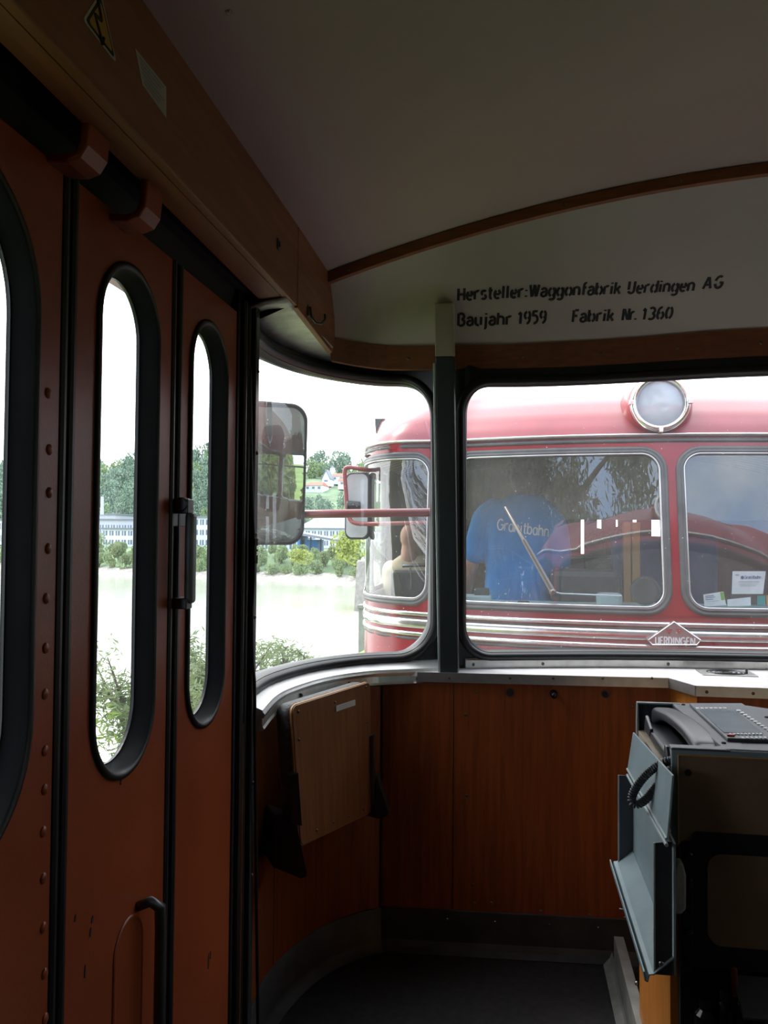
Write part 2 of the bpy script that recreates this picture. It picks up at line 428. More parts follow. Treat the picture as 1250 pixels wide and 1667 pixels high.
class Plan:
    """a smooth plan curve through points, read by arc length"""
    def __init__(s, pts, n=24):
        P = [Vector((*p, 0)) for p in pts]; P = [P[0] * 2 - P[1]] + P + [P[-1] * 2 - P[-2]]; Q = []
        for i in range(1, len(P) - 2):
            p0, p1, p2, p3 = P[i - 1:i + 3]
            for k in range(n):
                t_ = k / n
                Q.append(0.5 * ((2 * p1) + (p2 - p0) * t_ + (2 * p0 - 5 * p1 + 4 * p2 - p3) * t_ ** 2 + (3 * p1 - p0 - 3 * p2 + p3) * t_ ** 3))
        Q.append(P[-2]); s.q = Q; L = [0]
        for a, b in zip(Q, Q[1:]): L.append(L[-1] + (b - a).length)
        s.L = np.array(L); s.X = np.array([q.x for q in Q]); s.Y = np.array([q.y for q in Q]); s.len = L[-1]
    def __call__(s, u):
        if u < 0: d = (s.q[1] - s.q[0]).normalized(); return s.q[0].x + d.x * u, s.q[0].y + d.y * u
        if u > s.len: d = (s.q[-1] - s.q[-2]).normalized(); return s.q[-1].x + d.x * (u - s.len), s.q[-1].y + d.y * (u - s.len)
        return float(np.interp(u, s.L, s.X)), float(np.interp(u, s.L, s.Y))
    def nrm(s, u):
        a = s(u - .01); b = s(u + .01); t_ = Vector((b[0] - a[0], b[1] - a[1])).normalized()
        return Vector((-t_.y, t_.x))            # left of travel
    def at_x(s, x, lo=0, hi=None):
        hi = s.len if hi is None else hi; us = np.linspace(lo, hi, 2000)
        return float(us[np.argmin([abs(s(u)[0] - x) for u in us])])

def sm(a, b, x):
    t_ = min(1, max(0, (x - a) / (b - a))); return t_ * t_ * (3 - 2 * t_)

def screws(m, spots, nrm, r=.006, h=.003):
    for p in spots: m.lathe(Vector(p) - Vector(nrm).normalized() * .002, nrm, [(0, r), (h, r), (h + .002, r * .6)], 10)
    return m

# ------------------------------------------------------------------ drawn lettering (strokes on a unit grid: x-height .68, capitals 1)
def arc(cx, cy, rx, ry, a0, a1, n=10):
    return [(cx + rx * math.cos(math.radians(a0 + (a1 - a0) * k / n)), cy + ry * math.sin(math.radians(a0 + (a1 - a0) * k / n))) for k in range(n + 1)]
def bowl(cx, cy, rx, ry, g):
    return [arc(cx, cy, rx, ry, 90 + g, 270 - g), arc(cx, cy, rx, ry, -90 + g, 90 - g)]
def glyphs(g):
    """g: half-angle of the stencil bridges, 0 for plain strokes"""
    k = 1 if g else 0; b = .10 * k; D = {}
    D['H'] = (.56, [[(0, 0), (0, 1)], [(.5, 0), (.5, 1)], [(.0 + b, .5), (.5 - b, .5)]])
    D['e'] = (.50, [arc(.24, .34, .24, .34, 100 + g, 310), [(.0 + b, .36), (.46, .36)], arc(.24, .34, .24, .34, 4, 80 - g * .3)])
    D['r'] = (.38, [[(0, 0), (0, .68)], arc(.24, .40, .2, .28, 60, 150 - g)])
    D['s'] = (.44, [arc(.22, .51, .19, .17, 30, 250), arc(.22, .17, .19, .17, 80, -150)])
    D['t'] = (.36, [[(.15, .95), (.15, .12), (.20, .02), (.32, .0)], [(0, .68), (.34, .68)]])
    D['l'] = (.20, [[(.06, 0), (.06, 1)]])
    D[':'] = (.22, [[(.07, .02), (.07, .14)], [(.07, .50), (.07, .62)]])
    D['.'] = (.20, [[(.05, .0), (.05, .12)]])
    D[' '] = (.42, [])
    D['W'] = (.80, [[(0, 1), (.17, 0)], [(.20 + b * .3, .06 * k), (.37, 1)], [(.37 + b * .4, .94), (.54, 0)], [(.57, .06 * k), (.74, 1)]])
    D['a'] = (.54, bowl(.24, .34, .24, .34, g) + [[(.48, 0), (.48, .68)]])
    if k: D['a'] = (.50, [arc(.22, .46, .20, .22, 160, 15) + [(.43, .40), (.43, 0)], arc(.21, .19, .20, .19, 62, 325)])
    D['g'] = (.54, bowl(.24, .34, .24, .34, g) + [[(.48, .68), (.48, -.12)], arc(.25, -.12, .23, .18, 0, -150)])
    D['o'] = (.54, bowl(.25, .34, .25, .34, g))
    D['n'] = (.54, [[(0, 0), (0, .68)], arc(.23, .42, .23, .26, 150 - g, 0) + [(.46, 0)]])
    D['f'] = (.36, [[(.12, 0), (.12, .80)] + arc(.26, .80, .14, .19, 180, 60), [(0, .62), (.34, .62)]])
    D['b'] = (.54, [[(0, 0), (0, 1)]] + bowl(.25, .34, .24, .34, g))
    D['i'] = (.20, [[(.06, 0), (.06, .68)], [(.06, .86), (.06, .98)]])
    D['k'] = (.48, [[(0, 0), (0, 1)], [(.06 + b * .4, .30), (.40, .68)], [(.18, .40), (.44, 0)]])
    D['U'] = (.58, [[(0, 1), (0, .30)], arc(.24, .24, .24, .24, 180 + g, 360) + [(.48, 1)]]) if k else (.56, [[(0, 1)] + arc(.24, .24, .24, .24, 180, 360) + [(.48, 1)]])
    D['d'] = (.54, bowl(.24, .34, .24, .34, g) + [[(.48, 0), (.48, 1)]])
    D['A'] = (.56, [[(0, 0), (.22, 1)], [(.26, 1), (.48, 0)], [(.10 + b * .4, .34), (.38 - b * .4, .34)]])
    D['G'] = (.58, [arc(.25, .5, .25, .5, 55, 180 - g) , arc(.25, .5, .25, .5, 180 + g, 330) + [(.50, .46), (.28, .46)]]) if k else (.74, [arc(.36, .5, .36, .5, 50, 360) + [(.72, .5), (.40, .5)]])
    D['B'] = (.54, [[(0, 0), (0, 1)], [(.03 + b * .4, 1), (.20, 1)] + arc(.24, .76, .20, .24, 80, -90), [(.03 + b * .4, .0), (.22, .0)] + arc(.26, .26, .22, .26, -80, 90)])
    D['u'] = (.52, [[(0, .68), (0, .24)] + arc(.22, .24, .22, .24, 190, 300 - g), [(.44, 0), (.44, .68)]])
    D['j'] = (.26, [[(.14, .68), (.14, -.14)] + arc(.02, -.14, .12, .16, 0, -90), [(.14, .86), (.14, .98)]])
    D['h'] = (.54, [[(0, 0), (0, 1)], arc(.23, .42, .23, .26, 150 - g, 0) + [(.46, 0)]])
    D['1'] = (.36, [[(.02, .76), (.20, .98)], [(.20, .90), (.20, 0)]])
    D['9'] = (.50, bowl(.23, .70, .22, .30, g) + [[(.45, .64)] + arc(.20, .40, .25, .40, 20, -90)])
    D['5'] = (.50, [[(.42, 1), (.06, 1), (.04, .58)], arc(.20, .33, .24, .33, 120, -110)])
    D['F'] = (.46, [[(0, 0), (0, 1)], [(b, 1), (.42, 1)], [(b, .52), (.34, .52)]])
    D['N'] = (.66, [[(0, 0), (0, 1)], [(.08, .96), (.52, .04)], [(.60, 0), (.60, 1)]])
    D['3'] = (.50, [arc(.20, .75, .22, .25, 140, -80), arc(.20, .26, .25, .26, 80, -140)])
    D['6'] = (.50, bowl(.24, .30, .23, .30, g) + [[(.01, .34)] + arc(.28, .55, .27, .45, 185, 80)])
    D['0'] = (.52, bowl(.24, .5, .23, .5, g))
    D['E'] = (.46, [[(0, 0), (0, 1)], [(0, 1), (.40, 1)], [(0, .5), (.34, .5)], [(0, 0), (.40, 0)]])
    D['R'] = (.52, [[(0, 0), (0, 1), (.20, 1)] + arc(.22, .75, .22, .25, 90, -90) + [(0, .5)], [(.20, .5), (.45, 0)]])
    D['D'] = (.54, [[(0, 0), (0, 1), (.14, 1)] + arc(.14, .5, .34, .5, 90, -90) + [(0, 0)]])
    D['I'] = (.20, [[(.06, 0), (.06, 1)]])
    return D
def text_strokes(txt, g=0, gap=.14):
    D = glyphs(g); x = 0; out = []
    for ch in txt:
        w, st = D[ch]
        out += [[(x + a, b) for a, b in p] for p in st]; x += w + gap
    return out, x - gap
def refine(p, step=.08):
    q = [p[0]]
    for a, b in zip(p, p[1:]):
        d = math.hypot(b[0] - a[0], b[1] - a[1]); k = max(1, int(d / step))
        q += [(a[0] + (b[0] - a[0]) * j / k, a[1] + (b[1] - a[1]) * j / k) for j in range(1, k + 1)]
    return q
def letter(m, txt, fn, w, g=0, gap=.14):
    """fn(x, y) -> (point, normal); w: stroke width in metres"""
    st, W_ = text_strokes(txt, g, gap)
    for p in st:
        pn = [fn(x, y) for x, y in refine(p)]
        m.strip([a for a, b in pn], [b for a, b in pn], w)
    return W_
# ================================================================== THE CAB (setting)
CX = 1.0                                       # centre line of this railcar
_half = [(-.645, 1.93), (-.668, 2.15), (-.655, 2.30), (-.60, 2.475), (-.505, 2.61), (-.39, 2.69), (-.1, 2.80), (.4, 2.92), (1.0, 2.97)]
PL = Plan(_half + [(2 * CX - x, y) for x, y in _half[-2::-1]])
def front(u, z, off=0.0):
    x, y = PL(u); n = PL.nrm(u)
    a = abs(x - CX); T = .15 * (1 - sm(1.1, 1.42, a)); rise = .05 * (1 - sm(.1, 1.2, a)) + .0
    x -= n.x * off; y -= n.y * off                      # off < 0 goes outside
    k = max(0, z - .948) / .86
    return Vector((x, y - T * k * (1 if z > .948 else 0), z + rise * min(1.3, k)))
_s = snormal(front, PL.len / 2, 1.4)
if _s.y > 0: raise RuntimeError('normal')
def front_in(u, z): return front(u, z, 0.0)
OUT = -.05
_sgn = 1
# check which way off goes: outside must be larger Y in the middle
if front(PL.len / 2, 1, .1).y > front(PL.len / 2, 1, 0).y: OUT = .05
def front_out(u, z): return front(u, z, OUT)
def fu(x): return PL.at_x(x, PL.len * .12, PL.len * .88)
UL, UR = 0.0, PL.len
UP1, UP2 = fu(-.20), fu(1.0); UP3 = PL.len - UP1
WIN = [(.04, fu(-.265), .934, 1.82, .115), (fu(-.15), fu(.945), .934, 1.80, .085),
       (fu(1.055), PL.len - fu(-.15), .934, 1.80, .085), (PL.len - fu(-.265), PL.len - .04, .934, 1.82, .115)]
CELLS = [(UL, UP1), (UP1, UP2), (UP2, UP3), (UP3, UR)]
ZB0, ZB1 = .885, 1.865

wf = thing('wall_front', kind='structure', label=None, cat=None)
m = MB()
for (a, b), h in zip(CELLS, WIN): cell(m, front_in, a, b, ZB0, ZB1, h)
obj('window_band', m, 'black_frame', wf, smooth=True)
for i, h in enumerate(WIN):
    m = MB(); ring(m, front_in, h, [(.030, .0), (.030, .010), (.022, .016), (.012, .017), (.006, .012), (0, -.004), (-.004, -.02), (-.004, -.034), (.0, -.052), (.02, -.064), (.035, -.054)])
    s = obj('window_%d' % (i + 1), m, 'rubber', None, smooth=True); tag(s, kind='structure')
    m = MB(); pane(m, front_in, (h[0] - .003, h[1] + .003, h[2] - .003, h[3] + .003, h[4]), -.028)
    obj('pane', m, 'pane_cab', s, smooth=True)

# ---- wooden strip and lettered panel over the windscreen
ROOFA = lambda x: 2.346 - .1106 * (x - CX) ** 2
_ys = [(-.56, 2.44), (-.53, 2.49), (-.46, 2.565), (-.39, 2.61), (-.1, 2.635), (.4, 2.745), (1.0, 2.80), (1.6, 2.745), (2.1, 2.635), (2.39, 2.61), (2.53, 2.49), (2.56, 2.44)]
YB = lambda x: float(np.interp(x, [a for a, b in _ys], [b for a, b in _ys]))
RI = lambda x: .052 * (1 - sm(.1, 1.2, abs(x - CX)))
def strip_s(x, t):                              # wood strip, t 0..1 upwards
    return Vector((x, YB(x) + .012 - .025 * t, 1.858 + RI(x) * 1.04 + .066 * t + .012 * t * sm(-.2, 1, x)))
def upper_s(x, t):                              # lettered panel between the strip and the arch
    a = strip_s(x, 1); b = Vector((x, 2.35, ROOFA(x))); p = a.lerp(b, t)
    return p + Vector((0, .02, .03)) * (4 * t * (1 - t)) * .6
xs = np.linspace(-.55, 2.55, 62)
m = MB(); m.grid(upper_s, xs, np.linspace(0, 1, 8)); up_o = obj('upper_panel', m, 'wall_cream', wf, smooth=True)
m = MB(); m.loops([[strip_s(x, -.05) + Vector((0, .02, 0)) for x in xs], [strip_s(x, -.05) + Vector((0, -.006, 0)) for x in xs], [strip_s(x, 1.0) + Vector((0, -.006, 0)) for x in xs], [strip_s(x, 1.0) + Vector((0, .02, .002)) for x in xs]], False)
st = obj('header_strip', m, 'header_wood', wf)
m = MB(); screws(m, [strip_s(x, .45) + Vector((0, -.005, 0)) for x in (-.46, -.33, .03, .28, .52, .78, 1.1, 1.5)], (0, -1, .2), .006)
objs('screw', m, 'screw', st, smooth=True)
# lettering
def up_fn(x0, t0, x1, t1, h):
    def fn(x, y):
        f = x
        X = x0 + (x1 - x0) * f; t = t0 + (t1 - t0) * f
        p = upper_s(X, t); d = (upper_s(X, t + .02) - upper_s(X, t - .02)).normalized(); n = Vector((0, -d.z, d.y)); n = n if n.y < 0 else -n
        return p + d * (y * h) + Vector((y * h * .06, 0, 0)) + n * .0015, n
    return fn
def on_upper(px, py):
    best = None
    for X in np.linspace(-.5, 1.3, 181):
        for t in np.linspace(0, 1, 101):
            pass
    return best
def solve_upper(px, py):
    ro = Vector(CAM); rd = (U(px, py, Y=3) - ro).normalized(); x, t = .3, .4
    def err(x, t):
        v = upper_s(x, t) - ro; return v - rd * v.dot(rd)
    for _ in range(30):
        e = err(x, t); a = (err(x + 1e-3, t) - e) / 1e-3; b = (err(x, t + 1e-3) - e) / 1e-3
        A = np.array([[a.x, b.x], [a.y, b.y], [a.z, b.z]]); d, *_ = np.linalg.lstsq(A, -np.array(e), rcond=None)
        x += d[0]; t += d[1]
    return x, t
let = MB()
for txt, a, b, hpx in (('Hersteller:Waggonfabrik', (746, 489), (1009, 478), 20), ('Uerdingen', (1022, 477), (1129, 473), 20), ('AG', (1144, 470), (1176, 468), 20),
                       ('Baujahr', (746, 530), (832, 528), 20), ('1959', (843, 527), (888, 525), 20), ('Fabrik', (932, 524), (998, 522), 20), ('Nr.', (1013, 521), (1036, 520), 20), ('1360', (1044, 520), (1093, 518), 20)):
    (x0, t0), (x1, t1) = solve_upper(*a), solve_upper(*b)
    _, w = text_strokes(txt, 14, .17); h = hpx / 1349 * 2.62
    f0 = up_fn(x0, t0, x1, t1, h)
    letter(let, txt, lambda x, y, f0=f0, w=w: f0(x / w, y), .0080, 14, .17)
obj('stencil_lettering', let, 'ink', up_o)

# ---- arch moulding between lettered panel and ceiling
m = MB()
A = lambda x, dy, dz: Vector((x, 2.35 + dy, ROOFA(x) + dz))
m.loops([[A(x, .004, -.032) for x in xs], [A(x, -.014, -.030) for x in xs], [A(x, -.020, -.002) for x in xs], [A(x, -.004, .004) for x in xs]], False)
t1 = obj('trim_1', m, 'trim_wood'); tag(t1, kind='structure')
m = MB(); screws(m, [A(x, -.015, -.016) for x in (-.47, -.18, .14, .45, .72, 1.05, 1.4)], (0, -1, -.1), .006)
objs('screw', m, 'screw', t1, smooth=True)

# ---- ceiling
m = MB(); m.grid(lambda x, y: Vector((x, y, ROOFA(x))), np.linspace(-.545, 2.545, 50), np.linspace(-3.4, 2.36, 20), True)
ce = obj('ceiling', m, 'ceiling_cream', smooth=True); tag(ce, kind='structure')
m = MB(); p = U(368, 36, Z=2.10); p.z = ROOFA(p.x)
for q in (Vector((p.x, p.y, ROOFA(p.x))), Vector((p.x + .02, p.y - .3, ROOFA(p.x + .02)))): m.lathe(q + Vector((0, 0, .002)), (0, 0, -1), [(0, .009), (.004, .009), (.007, .005)], 14)
m2 = MB(); px_ = p.x
m2.grid(lambda x, y: Vector((x, y, ROOFA(x) - .003)), np.linspace(px_ - .012, px_ + .5, 12), [p.y - .6, p.y + .018])
hatch = obj('ceiling_hatch', m2, 'ceiling_cream', ce, solid=.003); objs('screw', m, 'screw', hatch, smooth=True)

# ---- fascia box over the folding door
XF = -.528
fz0, fz1 = 1.888, ROOFA(XF) + .004
m = MB(); m.bx(XF - .018, XF, -3.4, 1.98, fz0, fz1 + .02)
t2 = obj('trim_2', m, 'fascia_wood', bevel=.003); tag(t2, kind='structure')
m = MB(); m.prism([(XF - .018, -3.4, fz0), (XF - .018, 1.98, fz0), (XF - .078, 1.95, fz0), (XF - .060, .9, fz0), (XF - .045, -3.4, fz0)], (0, 0, .016))
obj('soffit', m, 'fascia_wood', t2)
b0 = U(452, 398, X=XF); m = MB(); m.box(b0 + Vector((.002, 0, 0)), (.004, .016, .026)); m.box(b0 + Vector((.005, 0, 0)), (.004, .006, .014))
obj('lock_plate', m, 'dark_steel', t2, bevel=.002)
# forward board with coat hook
m = MB(); m.prism([(XF, 1.984, fz0 - .004), (XF - .012, 2.44, 1.872), (XF - .008, 2.485, 1.93), (XF - .004, 2.35, ROOFA(XF) + .01), (XF, 1.984, fz1)], (-.016, 0, 0))
t3 = obj('trim_3', m, 'fascia_wood', bevel=.002); tag(t3, kind='structure')
# metal soffit over the corner window
m = MB(); n_ = 14
cu = [front_in(u, 1.865) for u in np.linspace(0.0, fu(-.53), n_)]
inn = [Vector((XF - .02, 1.90 + (2.43 - 1.90) * k / (n_ - 1), 1.884)) for k in range(n_)]
m.loops([[Vector((c.x - .01, c.y, 1.868)) for c in cu], [Vector((c.x, c.y, 1.88)).lerp(i_, .5) for c, i_ in zip(cu, inn)], inn, [i_ + Vector((.012, 0, .004)) for i_ in inn]], False)
s_ = obj('trim_4', m, 'soffit_paint', smooth=True, solid=.004); tag(s_, kind='structure')
# black recess above the door: track housing
m = MB(); lin = [(-.678, 1.835), (-.658, 1.86), (-.636, 1.95), (-.592, 2.02), (XF - .004, 2.06)]
m.loops([[Vector((x, y, z)) for x, z in lin] for y in (-3.4, 1.98)], False); m.add([(x, 1.975, z) for x, z in lin] + [(XF - .02, 1.975, 1.886)], [tuple(range(6))])
m.bx(-.655, -.625, .3, 1.97, 1.90, 1.925)
m.bx(-.62, -.56, 2.0, 2.62, 1.89, 2.16); m.bx(-.62, XF - .02, 1.985, 2.0, 1.905, 2.16)
rec = obj('wall_left', m, 'black_matte'); tag(rec, kind='structure')

# ---- door jamb and window post
m = MB(); m.bx(-.685, -.640, 1.868, 1.925, .0, 1.93); m.tube([(-.638, 1.895, .02), (-.638, 1.895, 1.88)], .011, 10); m.tube([(-.636, 1.925, .02), (-.636, 1.925, 1.88)], .008, 8)
jm = obj('door_jamb', m, 'rubber', rec, smooth=False, bevel=.003)
m = MB(); m.bx(-.665, -.618, 1.935, 1.965, .0, 1.90); fp = obj('frame_post', m, 'post_dark', rec, bevel=.004)
m = MB(); screws(m, [(-.6175, 1.95, z) for z in (.5, .72, .95, 1.12, 1.32, 1.52, 1.72)], (1, 0, 0), .005); objs('screw', m, 'screw', fp)

# ---- post between the corner window and the windscreen
def post(m, z0, z1, y0, y1, x0=-.228, w=.058, d=.05):
    a = Vector((x0 - .008 * (z0 - .87), y0, z0)); b = Vector((x0 - .008 * (z1 - .87), y1, z1))
    P = []
    for p in (a, b): P += [p, p + Vector((w, 0, 0)), p + Vector((w, d, .01)), p + Vector((0, d, .01))]
    return m.add(P, [(0, 1, 2, 3)[::-1], (4, 5, 6, 7), (0, 1, 5, 4), (1, 2, 6, 5), (2, 3, 7, 6), (3, 0, 4, 7)])
zt = 1.872; yb_, yt_ = 2.685, 2.50
ymid = yb_ + (yt_ - yb_) * (zt - .87) / (2.03 - .87)
m = MB(); post(m, .868, zt, yb_, ymid)
wpost = obj('trim_5', m, 'post_dark', bevel=.004); tag(wpost, kind='structure')
m = MB(); post(m, zt, 2.03, ymid, yt_); obj('upper_cover', m, 'post_cream', wpost, bevel=.003)
m = MB(); post(m, .872, zt - .02, yb_ - .002, ymid, -.235, .008, .04); objs('edge_strip', m, 'post_highlight', wpost, bevel=.002)  # pale strip down the post's left edge: a highlight put into the colour

# ---- aluminium sills
def off_plan(u, d, z):
    x, y = PL(u); n = PL.nrm(u); s = -1 if OUT > 0 else 1
    return Vector((x + n.x * d * -s * -1 * (1 if OUT < 0 else -1), y, z))
def sill_pt(u, d, z):                            # d metres into the cab from the window plane
    a = front(u, .9, 0); n = snormal(front_in, u, .9); return Vector((a.x + n.x * d, a.y + n.y * d, z))
def sill(name, u0, u1, prof, mt, n=40, parent=None, smooth=True):
    us = np.linspace(u0, u1, n); mm = MB()
    mm.loops([[sill_pt(u, d, z) for u in us] for d, z in prof], False)
    mm.f.append(tuple(i * n for i in range(len(prof)))); mm.f.append(tuple(i * n + n - 1 for i in range(len(prof)))[::-1])
    return obj(name, mm, mt, parent)
us_end = fu(-.235)
sl_ = sill('trim_6', .03, us_end, [(-.02, .912), (.004, .912), (.048, .892), (.050, .886), (.02, .87)], 'alu_top'); tag(sl_, kind='structure')
sill('face', .03, us_end, [(.02, .888), (.050, .887), (.054, .882), (.052, .874), (.047, .872), (.049, .852), (.053, .846), (.048, .842), (.02, .842)], 'alu', parent=sl_)
m = MB(); screws(m, [sill_pt(u, .05, .861) for u in (us_end - .06, us_end - .36, us_end - .62)], (0, -1, 0), .006); objs('screw', m, 'screw', sl_)
s2 = sill('trim_7', fu(-.155), UR - .3, [(-.02, .915), (.008, .915), (.012, .909), (.012, .880), (-.02, .880)], 'alu', parent=None); tag(s2, kind='structure')
m = MB(); screws(m, [sill_pt(fu(x), .011, .895) for x in (-.13, .1, .52, .95)], (0, -1, 0), .006); objs('screw', m, 'screw', s2)

# ---- lower walls
YP = lambda x: 2.672 + (x + .44) * .055          # front lower panel plane
uj = fu(-.42)
m = MB(); cell(m, lambda u, z: sill_pt(u, .012, z), -.02, uj, .0, .87)
wl = obj('wall_corner', m, 'cab_wood', smooth=True); tag(wl, kind='structure')
m = MB(); q = [sill_pt(uj, .016, .13), sill_pt(uj, .016, .85)]; m.tube(q, .004, 6)
q2 = [sill_pt(.33, .012, .13), sill_pt(.33, .012, .55)]; m.tube(q2, .0016, 6); obj('panel_joint', m, 'ink', wl)
m = MB(); m.bx(0, 0, 0, 0, 0, 0) if False else None
m.add([(-.445, YP(-.445), 0), (.492, YP(.492), 0), (.492, YP(.492), .868), (-.445, YP(-.445), .868), (-.445, YP(-.445) + .02, 0), (.492, YP(.492) + .02, 0), (.492, YP(.492) + .02, .868), (-.445, YP(-.445) + .02, .868)],
      [(0, 1, 2, 3), (4, 7, 6, 5), (3, 2, 6, 7), (0, 3, 7, 4), (1, 5, 6, 2)])
lp = obj('lower_panel', m, 'cab_wood', wf)
m = MB(); pj = U(738, 1250, Y=2.69).x
m.bx(pj - .0012, pj + .0012, YP(pj) - .0012, YP(pj) + .004, .13, .85); obj('panel_joint', m, 'ink', lp)
def onp(px, py):
    p = U(px, py, Y=2.7); return U(px, py, Y=YP(p.x))
m = MB(); screws(m, [onp(*q) for q in ((776, 1126), (758, 1163), (760, 1295), (770, 1440), (772, 1470), (800, 1470), (880, 1483), (960, 1490), (1030, 1150), (1030, 1480), (615, 1124))], (0, -1, 0), .005); objs('screw', m, 'screw', lp)
for (px, py) in ((830, 1127), (985, 1130)):
    p = onp(px, py); m = MB(); m.lathe(p + Vector((0, .004, 0)), (0, -1, 0), [(0, .013), (.008, .013), (.008, .010), (.001, .009), (.001, .0005)], 24)
    r_ = obj('socket_ring', m, 'dark_steel', lp, smooth=False)
    m = MB(); m.lathe(p + Vector((0, .001, 0)), (0, -1, 0), [(0, .0095), (.003, .0095)], 20); obj('socket_hole', m, 'ink', r_)
p = onp(901, 1129); m = MB(); m.lathe(p, (0, -1, -.1), [(0, .013), (.006, .012), (.010, .009), (.022, .010), (.028, .0085), (.031, .004)], 20); obj('knob', m, 'gloss_black', lp, smooth=True)
# diagonal and right-hand desk panels
m = MB(); yd = 2.595
m.add([(.492, YP(.492), 0), (.545, yd, 0), (.545, yd, .868), (.492, YP(.492), .868)], [(0, 1, 2, 3)]); obj('desk_corner', m, 'cab_wood_lit', wf); m = MB()
m.add([(.545, yd, 0), (2.64, yd, 0), (2.64, yd, .868), (.545, yd, .868)], [(0, 1, 2, 3)])
obj('desk_front', m, 'cab_wood', wf)
# desk top with metal edging
n_ = 30; xs2 = np.linspace(-.415, 2.62, n_)
back = [(x, min(2.985, front(fu(min(max(x, -.3), 2.3)), .9).y + .0)) for x in xs2]
fr = [(2.62, yd - .008), (.540, yd - .008), (.486, YP(.486) - .010), (-.30, YP(-.3) - .012), (-.415, YP(-.415) - .002)]
poly = [Vector((x, y, .868)) for x, y in back] + [Vector((x, y, .868)) for x, y in fr]
m = MB(); m.prism(poly, (0, 0, .014)); dk = obj('desk_top', m, 'desk_top', wf)
m = MB()
def edge(a, b):
    a = Vector((*a, .862)); b = Vector((*b, .862)); d = (b - a).normalized(); n = Vector((d.y, -d.x, 0)); n = n if n.y < 0 else -n
    m.prism([a + Vector((0, 0, -.010)), b + Vector((0, 0, -.010)), b + Vector((0, 0, .021)), a + Vector((0, 0, .021))], n * .004)
for a, b in zip(fr, fr[1:-1]): edge(a, b)
ed = obj('desk_edging', m, 'alu', wf)
m = MB(); screws(m, [onp(px, 1103) + Vector((0, -.014, 0)) for px in (655, 732, 830, 900, 980, 1060)], (0, -1, 0), .0045); objs('screw', m, 'screw', ed)
m = MB(); screws(m, [(.50, YP(.486) - .04, .866), (.528, yd + .02, .866)], (-1, -.5, 0), .005); screws(m, [(x, yd - .012, .866) for x in (.57, .70, .9)], (0, -1, 0), .005); objs('screw', m, 'screw', ed)
# ventilation plate on the desk
c = U(1182, 1096, Z=.883); m = MB(); m.box(c + Vector((0, 0, .001)), (.17, .105, .003)); vp = obj('vent_plate', m, 'alu', dk, bevel=.001)
m = MB()
for r_ in (.014, .026, .038, .047): m.tube([c + Vector((r_ * 1.25 * math.cos(a), r_ * math.sin(a), .003)) for a in np.linspace(0, 2 * PI, 33)[:-1]], .0025, 6, closed=True)
m.lathe(c + Vector((.06, -.01, .002)), (0, 0, 1), [(0, .004), (.016, .004), (.017, .003)], 12)
obj('vent_rings', m, 'dark_steel', vp)
c = U(1262, 1091, Z=.883); m = MB(); m.box(c + Vector((0, 0, .001)), (.05, .07, .003)); m.lathe(c + Vector((-.012, .02, .002)), (0, 0, 1), [(0, .005), (.004, .004)], 12); obj('cover_plate', m, 'alu_top', dk, bevel=.001)

# ---- floor and skirting
m = MB(); m.bx(-.72, 2.72, -3.4, 3.0, -.05, 0); fl = obj('floor', m, 'floor_rubber'); tag(fl, kind='structure')
m = MB(); us = np.linspace(-.02, uj, 30)
m.loops([[sill_pt(u, .013, .128) for u in us], [sill_pt(u, .019, .126) for u in us], [sill_pt(u, .020, .03) for u in us], [sill_pt(u, .028, .012) for u in us], [sill_pt(u, .05, .002) for u in us]], False)
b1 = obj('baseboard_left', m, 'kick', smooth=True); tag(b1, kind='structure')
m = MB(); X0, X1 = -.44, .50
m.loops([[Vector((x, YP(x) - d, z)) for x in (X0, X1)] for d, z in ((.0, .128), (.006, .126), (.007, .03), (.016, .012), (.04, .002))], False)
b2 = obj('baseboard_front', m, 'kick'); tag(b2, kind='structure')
m = MB(); screws(m, [(x, YP(x) - .006, .10) for x in (-.38, -.2, -.05, .12, .27)], (0, -1, 0), .004); objs('screw', m, 'steel', b2)

# ---- right and rear walls, left wall behind the door (mostly behind the camera; window bays left solid to darken the cab)
XR = 2.64
def side_wall(x, y0, y1, name, sg):
    sf = lambda u, z: Vector((x, u, z))
    mm = MB(); n = max(1, round((y1 - y0) / 1.25)); w = (y1 - y0) / n
    holes = []
    for i in range(n):
        a = y0 + i * w; h = (a + .07, a + w - .07, .92, 1.72, .07); holes.append(h)
        cell(mm, sf, a, a + w, .86, 1.80, h, flip=(sg < 0))
    wob = obj(name + '_windows', mm, 'cab_wood', None, solid=.02)
    mm = MB(); mm.bx(min(x, x + sg * .03), max(x, x + sg * .03), y0, y1, 0, .86); mm.bx(min(x, x + sg * .03), max(x, x + sg * .03), y0, y1, 1.80, 2.13)
    wo_ = obj(name, mm, 'cab_wood'); tag(wo_, kind='structure')
    wob.name = 'window_surround'; wob.parent = wo_
    for h in holes:
        mm = MB(); ring(mm, sf, h, [(.02, .015), (.012, .02), (0, .012), (0, -.012), (.012, -.02), (.02, -.015)]); fr_ = obj('window_frame', mm, 'alu', wo_, smooth=True)
        mm = MB(); mm.bx(x - .008, x + .008, h[0], h[1], 1.50, 1.53); mm.bx(x - .008, x + .008, (h[0] + h[1]) / 2 - .01, (h[0] + h[1]) / 2 + .01, 1.53, 1.72); obj('vent_bar', mm, 'alu', fr_)
        mm = MB(); mm.bx(x - .04, x + .04, h[0] - .04, h[1] + .04, .895, .91); obj('window_ledge', mm, 'alu_top', fr_)
        mm = MB(); mm.quad((x, h[0], h[2]), (x, h[1], h[2]), (x, h[1], h[3]), (x, h[0], h[3])); obj('pane', mm, 'pane_door', fr_)
    return wo_
wr = side_wall(XR, -.65, 1.93, 'wall_right', 1)
m = MB(); m.bx(XR, XR + .03, -3.4, -.65, 0, 2.13); obj('solid_panel', m, 'cab_wood', wr)
